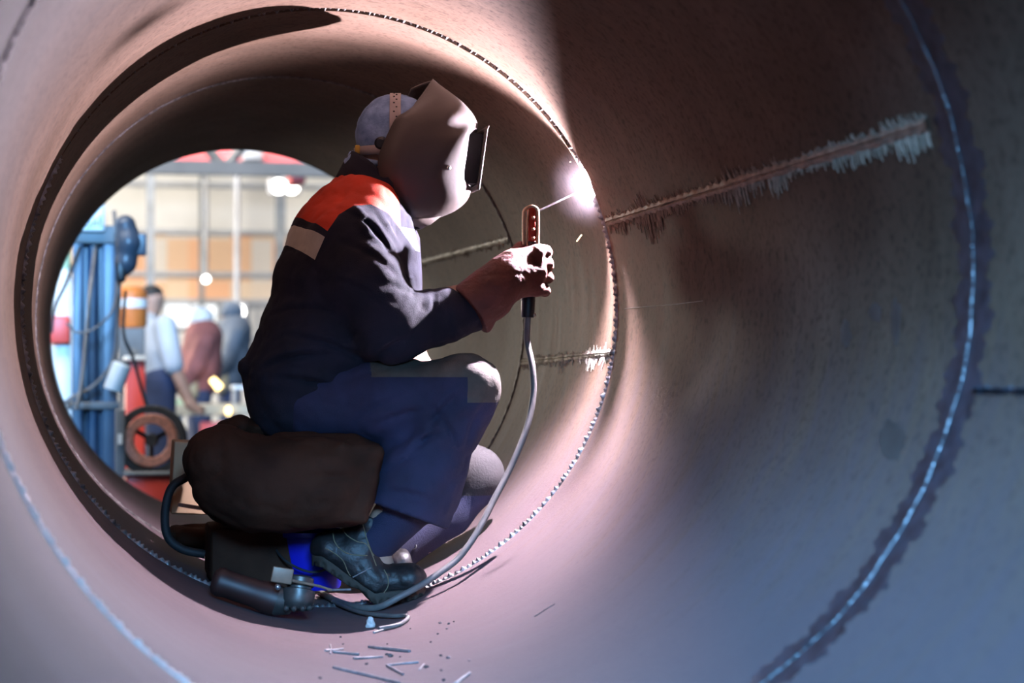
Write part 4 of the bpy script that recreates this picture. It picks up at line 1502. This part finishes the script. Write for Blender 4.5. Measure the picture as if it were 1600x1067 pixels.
_hc = Vector(tuple(B(625, 240)))
_bc = Vector(tuple(P(715, 255, YB)))
_bm = Matrix.Translation(_bc) @ Matrix.Rotation(math.radians(10), 4, 'Z') @ Matrix.Translation(-_bc)
for o_ in list(mask.children):
    if o_.name.split('.')[0] in ('lens_box', 'lens_frame', 'dark_lens', 'visor_tab'):
        turn(o_, _bm)
_tm = Matrix.Translation(_hc + Vector((0, -0.01, 0))) @ Matrix.Rotation(math.radians(-9), 4, 'Z') @ Matrix.Translation(-_hc)
for o_ in list(welder.children):
    if o_.name.split('.')[0] in ('bandana', 'head_strap', 'headband', 'size_knob', 'pivot_knob', 'welding_mask'):
        turn(o_, _tm)


# boots ------------------------------------------------------------------
def boot(heel, ball_, toe, ank, top):
    """a work boot: upper, sole with lugs, laces, eyelets"""
    lo_ = np.min([heel, ball_, toe, ank, top], 0) - 0.09
    hi_ = np.max([heel, ball_, toe, ank, top], 0) + 0.09
    up_ = np.array([0, 0, 0.036])

    def sole_height(S):
        xs = np.array([heel[0] - 0.2 * (ball_[0] - heel[0]), heel[0], ball_[0], toe[0], toe[0] + 0.06])
        zs = np.array([heel[2] - 0.2 * (ball_[2] - heel[2]), heel[2], ball_[2], toe[2], toe[2] + 0.012])
        return S.Z - np.interp(S.X, xs, zs).astype(np.float32)

    S = SDF(lo_, hi_, 0.0042)
    S.chain([(heel + up_, 0.037), (ball_ + up_ * 0.95, 0.042), (toe + up_ * 0.85, 0.036)], 0.03, 1.15)
    S.chain([(heel + up_, 0.036), (ank, 0.050), (top, 0.053)], 0.03)
    S.cone(ball_ + up_, ank, 0.036, 0.046, 0.03)
    S.ell(toe + up_ * 0.95, (0.047, 0.046, 0.036), 0.010)
    S.cone(top - (top - ank) * 0.16, top, 0.058, 0.057, 0.006)
    S.folds(0.0013, 90, (1, 1, 1), 41)
    S.cut(top, top - ank)
    S.d = np.maximum(S.d, 0.008 - sole_height(S))
    S.inside_pipe(0.010)
    v, f = S.mesh()
    b = mk('boot', v, f, M['leather'], welder)
    smooth_mod(b, 2)
    S = SDF(lo_ - 0.02, hi_ + 0.02, 0.0042)
    best = None
    for (a0, r0), (a1, r1) in zip([(heel, 0.040), (heel + (ball_ - heel) * 0.4, 0.036), (ball_, 0.049)], [(heel + (ball_ - heel) * 0.4, 0.036), (ball_, 0.049), (toe, 0.045)]):
        ba = a1[:2] - a0[:2]
        t = np.clip(((S.X - a0[0]) * ba[0] + (S.Y - a0[1]) * ba[1]) / max(ba @ ba, 1e-9), 0, 1)
        d = np.sqrt((S.X - a0[0] - t * ba[0]) ** 2 + (S.Y - a0[1] - t * ba[1]) ** 2) - (r0 + (r1 - r0) * t)
        best = d if best is None else np.minimum(best, d)
    hgt = sole_height(S)
    u = (S.X - heel[0]) / (toe[0] - heel[0])
    under = -0.018 + 0.010 * np.exp(-((u - 0.38) / 0.10) ** 2)
    lug = 0.006 * (np.sin(u * 62) > 0.2) * (hgt < -0.006)
    best = best + lug
    S.d = np.maximum(best, np.maximum(hgt - 0.012, under - hgt)).astype(np.float32)
    S.inside_pipe(0.001)
    v, f = S.mesh()
    mk('sole', v, f, M['sole'], b)
    fwd = (toe - heel) / np.linalg.norm(toe - heel)
    kw = [ball_ + up_ + np.array([0, 0, 0.040]), ball_ * 0.5 + ank * 0.5 + up_ + fwd * 0.026, ank + fwd * 0.056 + np.array([0, 0, 0.01]), top * 0.7 + ank * 0.3 + fwd * 0.062, top + fwd * 0.058]
    path = spline(kw, 3)
    lc = MB()
    for k, cc in enumerate(path[:-1]):
        if k % 2 == 0:
            for sg_ in (-1, 1):
                lc.tube([cc + np.array([-0.010, sg_ * 0.026, 0]), cc + np.array([0.003, 0, 0.005]), cc + np.array([-0.006, -sg_ * 0.026, 0.012])], 0.0024, 6)
                MB().ball(cc + np.array([-0.013, sg_ * 0.029, 0]), 0.0036, 8, 6).build('eyelet', M['eyelet'], b)
    kn = path[-3] + np.array([0.002, -0.01, 0])
    lc.tube(spline([kn, kn + np.array([0.014, -0.02, 0.006]), kn + np.array([0.016, -0.03, -0.008]), kn + np.array([0.004, -0.024, -0.014])], 5), 0.0022, 6)
    lc.build('laces', M['lace'], b)
    tg = MB().grid([[top + np.array([0.040 + dx, y, dz]) for y in (-0.028, 0, 0.028)] for dx, dz in ((-0.004, -0.04), (0.008, 0.0), (0.020, 0.022))])
    solidify(tg.build('tongue', M['leather'], b), 0.005)
    return b


bt = boot(P(514, 882, 4.63), P(582, 930, 4.615), P(636, 926, 4.60), P(560, 862, 4.63), P(584, 812, 4.635))
# stitched seams on the near boot
ss = MB()
for pts in ([(520, 832), (523, 846), (532, 858), (548, 866), (574, 868)], [(532, 822), (542, 836), (558, 846), (572, 850), (584, 868)],
            [(508, 856), (522, 864), (536, 876), (545, 896), (560, 914)], [(566, 816), (572, 838), (580, 862), (588, 884)], [(600, 890), (606, 902), (606, 916), (600, 926)]):
    q = [on_surface(bt, x, y) for x, y in [p_[:2] for p_ in spline([(x, y, 0) for x, y in pts], 5)]]
    q = [p_ for p_ in q if p_ is not None]
    if len(q) > 2:
        ss.tube(q, 0.0013, 5)
        ss.build('stitching', M['stitch'], bt)
        ss = MB()
boot(P(560, 872, 5.03), P(600, 898, 4.93), P(626, 902, 4.86), P(585, 846, 5.02), P(620, 838, 5.02))

# ================================================================== HOLDER, CABLE, ARC
eh = thing('electrode_holder', 'red and copper electrode holder upright in the gloved hand', 'electrode holder', P(825, 495, HY))
hz0, hz1 = P(826, 462, HY), P(826, 497, HY)
MB().lathe(P(830, 378, HY), P(825, 470, HY), [(0, 0), (0, 0.014), (0.1, 0.016), (0.9, 0.016), (1, 0.018), (1, 0)], 24).build('grip', M['black'], eh)
MB().lathe(P(825.5, 462, HY), P(824.5, 496, HY), [(0, 0), (0, 0.0155), (0.06, 0.017), (0.93, 0.0165), (1, 0.0145), (1, 0)], 28).build('end_sleeve', M['black'], eh)
MB().ball(P(835, 492, HY - 0.008), 0.0045).build('sleeve_screw', M['brass'], eh)
rtj = Matrix.Rotation(math.radians(-1), 3, 'Y')
hd = P(830, 350, HY)
MB().box(hd + np.array([0.001, 0, 0.0]), (0.020, 0.026, 0.086), rot=rtj, bev=0.006).build('insulator', M['red_bakelite'], eh)
jw = MB()
jw.tube(spline([P(818.5, 382, HY - 0.01), P(818.5, 340, HY - 0.01), P(820, 328, HY - 0.01), P(830, 322.5, HY - 0.01), P(839, 327, HY - 0.01), P(840.5, 342, HY - 0.01), P(840, 382, HY - 0.01)], 6), 0.0042, 10)
jw.tube(spline([P(818.5, 382, HY + 0.012), P(818.5, 340, HY + 0.012), P(820, 328, HY + 0.012), P(830, 322.5, HY + 0.012), P(839, 327, HY + 0.012), P(840.5, 342, HY + 0.012), P(840, 382, HY + 0.012)], 6), 0.0042, 10)
jw.build('jaw_frame', M['brass'], eh)
lv = MB().tube([P(823.5, 384, HY - 0.014), P(824, 345, HY - 0.016), P(826, 328, HY - 0.014)], [0.002, 0.003, 0.002], 8)
lv.build('release_lever', M['brass'], eh)
sc_ = MB()
for y in (340, 358, 372):
    sc_.ball(P(833, y, HY - 0.015), 0.0045)
sc_.build('jaw_screws', M['brass'], eh)
rod_end = np.array([(R + 0.001) * math.cos(ARC_T), YW, (R + 0.001) * math.sin(ARC_T)])
ra = P(838, 331, HY)
er = thing('welding_electrode', 'glowing welding electrode between the holder and the bright arc', 'electrode', ra)
MB().tube([ra, ra + (rod_end - ra) * 0.4, ra + (rod_end - ra) * 0.78], [0.0026, 0.0026, 0.0026], 10).build('coated_rod', M['electrode'], er)
MB().tube([ra + (rod_end - ra) * 0.78, ra + (rod_end - ra) * 0.9, rod_end], [0.0026, 0.0026, 0.0024], 10).build('glowing_tip', M['glow_tip'], er)
MB().tube([ra - (rod_end - ra) * 0.12, ra + (rod_end - ra) * 0.03], 0.0018, 8).build('bare_end', M['brass'], er)
arc_o = MB().ball(ARC, 0.0036, 16, 10).build('welding_arc', M['arc'])
tag(arc_o, 'blinding white welding arc at the tip of the electrode', 'arc')
fm_ = bpy.data.materials.new('arc_glow_haze')  # scattering volume added to give the arc its halo of glow
fm_.use_nodes = True
_nt = fm_.node_tree
_nt.nodes.clear()
_out = _nt.nodes.new('ShaderNodeOutputMaterial')
_vs = _nt.nodes.new('ShaderNodeVolumeScatter')
_vs.inputs['Color'].default_value = (1.0, 0.82, 0.84, 1)
_tc = _nt.nodes.new('ShaderNodeTexCoord')
_ln = _nt.nodes.new('ShaderNodeVectorMath')
_ln.operation = 'LENGTH'
_mr = _nt.nodes.new('ShaderNodeMapRange')
_mr.interpolation_type = 'SMOOTHSTEP'
_mr.inputs['From Min'].default_value = 0.0
_mr.inputs['From Max'].default_value = 0.12
_mr.inputs['To Min'].default_value = 0.045
_mr.inputs['To Max'].default_value = 0.0
_nt.links.new(_tc.outputs['Object'], _ln.inputs[0])
_nt.links.new(_ln.outputs['Value'], _mr.inputs['Value'])
_nt.links.new(_mr.outputs['Result'], _vs.inputs['Density'])
_nt.links.new(_vs.outputs['Volume'], _out.inputs['Volume'])
glow_haze = MB().ball((0, 0, 0), 0.175, 24, 16).build('arc_glow_haze', fm_)
glow_haze.location = tuple(ARC)
tag(glow_haze, 'thin haze added for the glow around the welding arc', 'haze')
glow_haze['kind'] = 'stuff'
for k, (px_, py_, r_, lab) in enumerate(((897, 279, 0.0035, 'bright spark flying left of the arc'), (905, 372, 0.0022, 'orange streak of spark under the electrode'),
                                         (891, 253, 0.0012, 'tiny spark flying above the bright one'))):
    q = P(px_, py_, 4.66)
    s_ = MB().tube([q - np.array([0.003, 0, 0.004]) * (1 + k), q + np.array([0.003, 0, 0.004]) * (1 + k)], [r_ * 0.6, r_ * 0.5], 8) if k == 1 else MB().ball(q, r_, 8, 6, (1.3, 1, 0.8))
    tag(s_.build('spark', M['spark']), lab, 'spark', 'sparks around the arc')

fl_ = lambda x, y, g: W(x, y, R - g)
cb_pts = [P(825, 488, HY), P(824, 512, HY), P(824, 535, 4.675), P(832, 575, 4.66), P(833, 620, 4.65), P(822, 672, 4.635), P(797, 732, 4.62), P(772, 780, 4.60),
          P(745, 832, 4.57), P(716, 872, 4.55), P(682, 898, 4.53), P(655, 916, 4.515), P(625, 932, 4.50), fl_(590, 949, 0.009), fl_(555, 948, 0.009), fl_(525, 938, 0.009), fl_(500, 926, 0.009)]
cbo = MB().tube(spline(cb_pts, 8), 0.0078, 12)
tag(cbo.build('welding_cable', M['cable']), 'grey rubber welding cable hanging from the electrode holder to the boot', 'cable')
cb2 = MB().tube(spline([fl_(520, 940, 0.008), fl_(560, 956, 0.008), fl_(605, 962, 0.008), fl_(632, 962, 0.008), fl_(637, 966, 0.007), fl_(622, 976, 0.006), fl_(592, 982, 0.006)], 8), 0.005, 10)
tag(cb2.build('wire_loop', M['cable']), 'short loop of grey wire on the pipe floor in front of the boot', 'wire')

# ================================================================== SEAT, TOOLS, FLOOR LITTER
# brown leather bag that serves as the seat
sb = thing('leather_bag', 'dark brown leather bag under the seated person', 'bag', P(430, 880, 4.78))
S = SDF((P(270, 0, 4.6)[0], 4.42, P(0, 900, 4.6)[2]), (P(620, 0, 4.6)[0], 5.12, P(0, 640, 4.6)[2]), 0.0075)


def bagchain(dy, k=0.05):
    S.chain([(P(343, 722, 4.74 + dy), 0.080), (P(372, 752, 4.74 + dy), 0.090), (P(450, 752, 4.74 + dy), 0.098), (P(520, 745, 4.74 + dy), 0.092), (P(548, 735, 4.74 + dy), 0.072)], k)


bagchain(-0.16)
bagchain(0.0)
bagchain(0.16)
S.rbox(P(455, 758, 4.74), (0.28, 0.52, 0.16), 0.04, 0.06)
S.rbox(P(545, 752, 4.58), (0.105, 0.20, 0.185), 0.015, 0.02, np.array(Matrix.Rotation(math.radians(12), 3, 'Y')))
S.folds(0.006, 22, (1, 0.8, 0.8), 51)
S.folds(0.0025, 70, (1, 1, 1), 52)
v, f = S.mesh()
mk('bag_body', v, f, M['bag'], sb)
S = SDF((P(320, 0, 4.7)[0], 4.5, P(0, 690, 4.7)[2]), (P(430, 0, 4.7)[0], 4.95, P(0, 640, 4.7)[2]), 0.006)
S.chain([(P(352, 672, 4.72), 0.022), (P(375, 668, 4.72), 0.024), (P(405, 672, 4.72), 0.018)], 0.02, 2.2)
S.folds(0.003, 60, (1, 1, 1), 53)
v, f = S.mesh()
mk('rolled_flap', v, f, M['bag'], sb)
MB().tube(spline([P(x, y, 4.95) for x, y in ((292, 745), (268, 762), (258, 800), (262, 838), (285, 858), (320, 866))], 6), 0.011, 10).build('shoulder_strap', M['rubber'], sb)

# cardboard box behind the bag
kb = thing('cardboard_box', 'tan box standing behind the leather bag', 'box', P(305, 800, 5.15))
a, b = P(270, 806, 5.12), P(370, 692, 5.12)
MB().box(((a[0] + b[0]) / 2, 5.24, (a[2] + b[2]) / 2), (b[0] - a[0], 0.20, b[2] - a[2]), rot=Matrix.Rotation(0.05, 3, 'Y'), bev=0.004).build('box_body', M['card'], kb)
MB().box(((a[0] + b[0]) / 2 + 0.012, 5.115, a[2] + 0.015), (b[0] - a[0], 0.012, 0.010), rot=Matrix.Rotation(0.18, 3, 'Y'), bev=0.002).build('edge_strip', M['band'], kb)
# boards and rags the box stands on
S = SDF((P(255, 0, 5.1)[0], 4.9, P(0, 900, 5.1)[2]), (P(430, 0, 5.1)[0], 5.4, P(0, 800, 5.1)[2]), 0.008)
S.chain([(P(280, 838, 5.12), 0.03), (P(340, 846, 5.12), 0.035), (P(400, 856, 5.12), 0.035)], 0.03, 2.4)
S.folds(0.006, 50, (1, 1, 1), 61)
S.inside_pipe(0.003)
v, f = S.mesh()
tag(mk('rag', v, f, M['bag']), 'crumpled brown rag beneath the tan box', 'rag')

# blue bucket under the bag
bk = thing('plastic_bucket', 'bright blue plastic bucket under the leather bag, behind the boot', 'bucket', P(480, 935, 4.78))
bc0 = P(482, 920, 4.80)
bc1 = P(482, 828, 4.80)
MB().lathe(bc0, bc1, [(0.02, 0), (0.02, 0.075), (0.06, 0.078), (0.9, 0.092), (0.92, 0.098), (1, 0.098), (1, 0.090), (0.06, 0.07), (0.06, 0)], 40).build('bucket_body', M['blue_plastic'], bk)
hdl = MB().tube(spline([bc1 + np.array([-0.095, -0.01, -0.01]), bc1 + np.array([-0.07, -0.1, -0.06]), bc1 + np.array([0.0, -0.125, -0.09]), bc1 + np.array([0.07, -0.1, -0.06]), bc1 + np.array([0.095, -0.01, -0.01])], 6), 0.003, 8)
hdl.build('bail_handle', M['rubber'], bk)

# wooden block stack hidden under the bag, that carries its weight
ps = P(395, 900, 4.86)
S = SDF((ps[0] - 0.16, 4.70, -0.72), (ps[0] + 0.18, 5.02, P(395, 815, 4.86)[2] + 0.03), 0.008)
_zt = P(395, 819, 4.86)[2]
S.rbox((ps[0], 4.86, (_zt - 0.74) / 2), (0.22, 0.26, _zt + 0.74), 0.01, 0)
S.inside_pipe(0.002)
v, f = S.mesh()
_bk = mk('seat_block', v, f, M['bag'])
autosmooth(_bk, 30)
tag(_bk, 'dark wooden block that carries the leather bag', 'block')

# angle grinder
ag = thing('angle_grinder', 'dark brown angle grinder lying on the pipe floor by the shadow edge', 'grinder', W(400, 962))
gA, gB = P(332, 905, 4.39), P(432, 938, 4.37)
MB().lathe(gA, gB, [(0, 0), (0, 0.020), (0.05, 0.030), (0.12, 0.0335), (0.25, 0.030), (0.7, 0.031), (0.85, 0.036), (1, 0.035), (1, 0)], 32).build('motor_housing', M['tool_brown'], ag)
hA, hB = P(470, 900, 4.36), P(463, 952, 4.345)
MB().lathe(hA, hB, [(0, 0), (0, 0.024), (0.06, 0.030), (0.30, 0.031), (0.32, 0.027), (0.38, 0.027), (0.42, 0.036), (0.75, 0.037), (0.9, 0.032), (1, 0.026), (1, 0)], 32).build('gear_head', M['tool_metal'], ag)
MB().tube([gB, P(452, 940, 4.355)], [0.034, 0.028], 20).build('neck', M['tool_metal'], ag)
bl = MB()
for k in range(6):
    an = PI + PI * k / 5
    c = hB * 0.85 + hA * 0.15
    bl.ball(c + np.array([0.031 * math.cos(an), 0.031 * math.sin(an), -0.006]), 0.007, 8, 6)
bl.build('head_bolts', M['tool_metal'], ag)
MB().box(P(441, 899, 4.315), (0.046, 0.006, 0.034), rot=Matrix.Rotation(0.18, 3, 'Y'), bev=0.0025).build('lever_plate', M['tan_metal'], ag)
MB().tube([P(456, 907, 4.315), P(500, 916, 4.33), P(518, 922, 4.33)], [0.0035, 0.003, 0.0028], 8).build('lever_rod', M['tan_metal'], ag)
MB().ball(P(434, 917, 4.322), 0.007).build('lever_pivot', M['eyelet'], ag)
tag(MB().tube([P(512, 922, 4.44), P(548, 921, 4.45)], 0.0028, 8).build('electrode_stub', M['stub']), 'pale electrode stub lying between the grinder and the boot', 'electrode stub', 'spent electrodes on the pipe floor')
tag(MB().tube([P(551, 902, 4.565), P(580, 887, 4.565)], 0.0016, 6).build('wire_offcut', M['stub']), 'thin bright wire leaning against the side of the boot', 'wire')


# spent electrodes on the floor
def stub(pts, r, lab, m='stub', taper=0.8):
    q = [W(x, y, R - r) for x, y in pts]
    full = []
    for a_, b_ in zip(q[:-1], q[1:]):
        for t in np.linspace(0, 1, 5)[:-1]:
            full.append(a_ + (b_ - a_) * t)
    full.append(q[-1])
    full = [np.array([p_[0], p_[1], -math.sqrt(max((R - r * 0.9) ** 2 - p_[0] ** 2, 0))]) for p_ in full]
    rs = [r * (1 + (taper - 1) * k / (len(full) - 1)) for k in range(len(full))]
    o = MB().tube(full, rs, 10).build('electrode_stub', M[m])
    return tag(o, lab, 'electrode stub', 'spent electrodes on the pipe floor')


stub([(584, 988), (606, 981), (629, 973)], 0.0028, 'white electrode stub running out from the white lump', 'electrode')
stub([(508, 1016), (522, 1015), (536, 1013)], 0.0024, 'short pale stub lying across a thinner crossed stub', 'electrode')
stub([(516, 1007), (517, 1013), (516, 1021)], 0.0020, 'tiny stub crossing the short pale one')
stub([(520, 1018), (540, 1020), (561, 1022)], 0.0026, 'grey stub running right from the crossed pair', 'stub', 1.1)
stub([(552, 1028), (575, 1027), (598, 1025.5)], 0.0026, 'grey stub below the crossed pair, nearly level')
stub([(576, 1010), (605, 1013), (640, 1017)], 0.0027, 'grey stub thickening to the right, furthest up the floor', 'stub', 1.3)
stub([(521, 1042), (570, 1053), (624, 1066)], 0.0028, 'longest dark electrode stub, lowest of the litter')
stub([(654, 1034), (630, 1036), (604, 1039), (617, 1046), (630, 1053)], 0.0024, 'electrode stub bent into a sharp V')
stub([(655, 1046), (659, 1041), (663, 1037)], 0.0016, 'short thin stub beside the V-shaped one', 'electrode')
stub([(712, 1068), (723, 1059), (734, 1051)], 0.0034, 'thick pale stub lying apart to the right, at the picture edge', 'electrode', 0.7)
stub([(835, 963), (852, 952), (867, 943)], 0.0012, 'hair-thin wire bit alone on the bare floor to the right', 'slag')
wl = W(577, 980)
S = SDF(wl - 0.03, wl + 0.03, 0.0025)
S.chain([(wl + np.array([0, 0, 0.005]), 0.008), (wl + np.array([0.002, 0, 0.016]), 0.006), (wl + np.array([0.006, 0, 0.002]), 0.007)], 0.004)
S.folds(0.002, 260, (1, 1, 1), 71)
v, f = S.mesh()
tag(mk('slag_lump', v, f, M['white_slag'], smooth=False), 'white crumbly lump at the end of a stub near the boot', 'lump')
bits = [(610, 1024, .0050), (666, 1041, .0046), (700, 1027, .0042), (689, 1024, .0030), (573, 1037, .0028), (690, 1047, .0028), (733, 1032, .0022), (701, 974, .0032),
        (698, 982, .0024), (688, 973, .0036), (684, 990, .0024), (709, 971, .0020), (673, 1003, .0022), (532, 995, .0026), (536, 1006, .0026), (605, 1006, .0016),
        (604, 1022, .0030), (693, 1062, .0034), (500, 1059, .0030), (625, 1026, .0018), (641, 982, .0018)]
where = ['round dark bit beside the level grey stub', 'dark crumb right of the V-shaped stub', 'pale-topped crumb right of the litter', 'flat crumb beside the pale-topped one', 'crumb under the level grey stub',
         'single crumb above the thick pale stub', 'lone crumb furthest right on the floor', 'crumb in the cluster nearest the boot toe', 'lower crumb of the cluster near the boot toe', 'largest crumb of the cluster near the boot toe',
         'crumb below the cluster near the boot toe', 'right crumb of the cluster near the boot toe', 'crumb between the cluster and the litter', 'crumb under the shadow edge', 'crumb just above the short pale stub', 'crumb above the thickening stub',
         'small bit left of the round dark one', 'crumb left of the thick pale stub', 'crumb left of the longest stub', 'speck right of the round dark bit', 'crumb below the wire loop']
for (x, y, r_), lab in zip(bits, where):
    q = W(x, y, R - r_ * 0.5)
    me_ = MB().ball(q, r_, 7, 5, (1.2, 1.0, 0.65))
    me_.v = [tuple(np.array(p_) + (np.random.default_rng(int(x * 7 + i)).random(3) - 0.5) * r_ * 0.45) for i, p_ in enumerate(me_.v)]
    tag(me_.build('slag_bit', M['slag'], smooth=False), lab + ' (dark slag)', 'slag', 'slag crumbs on the pipe floor')
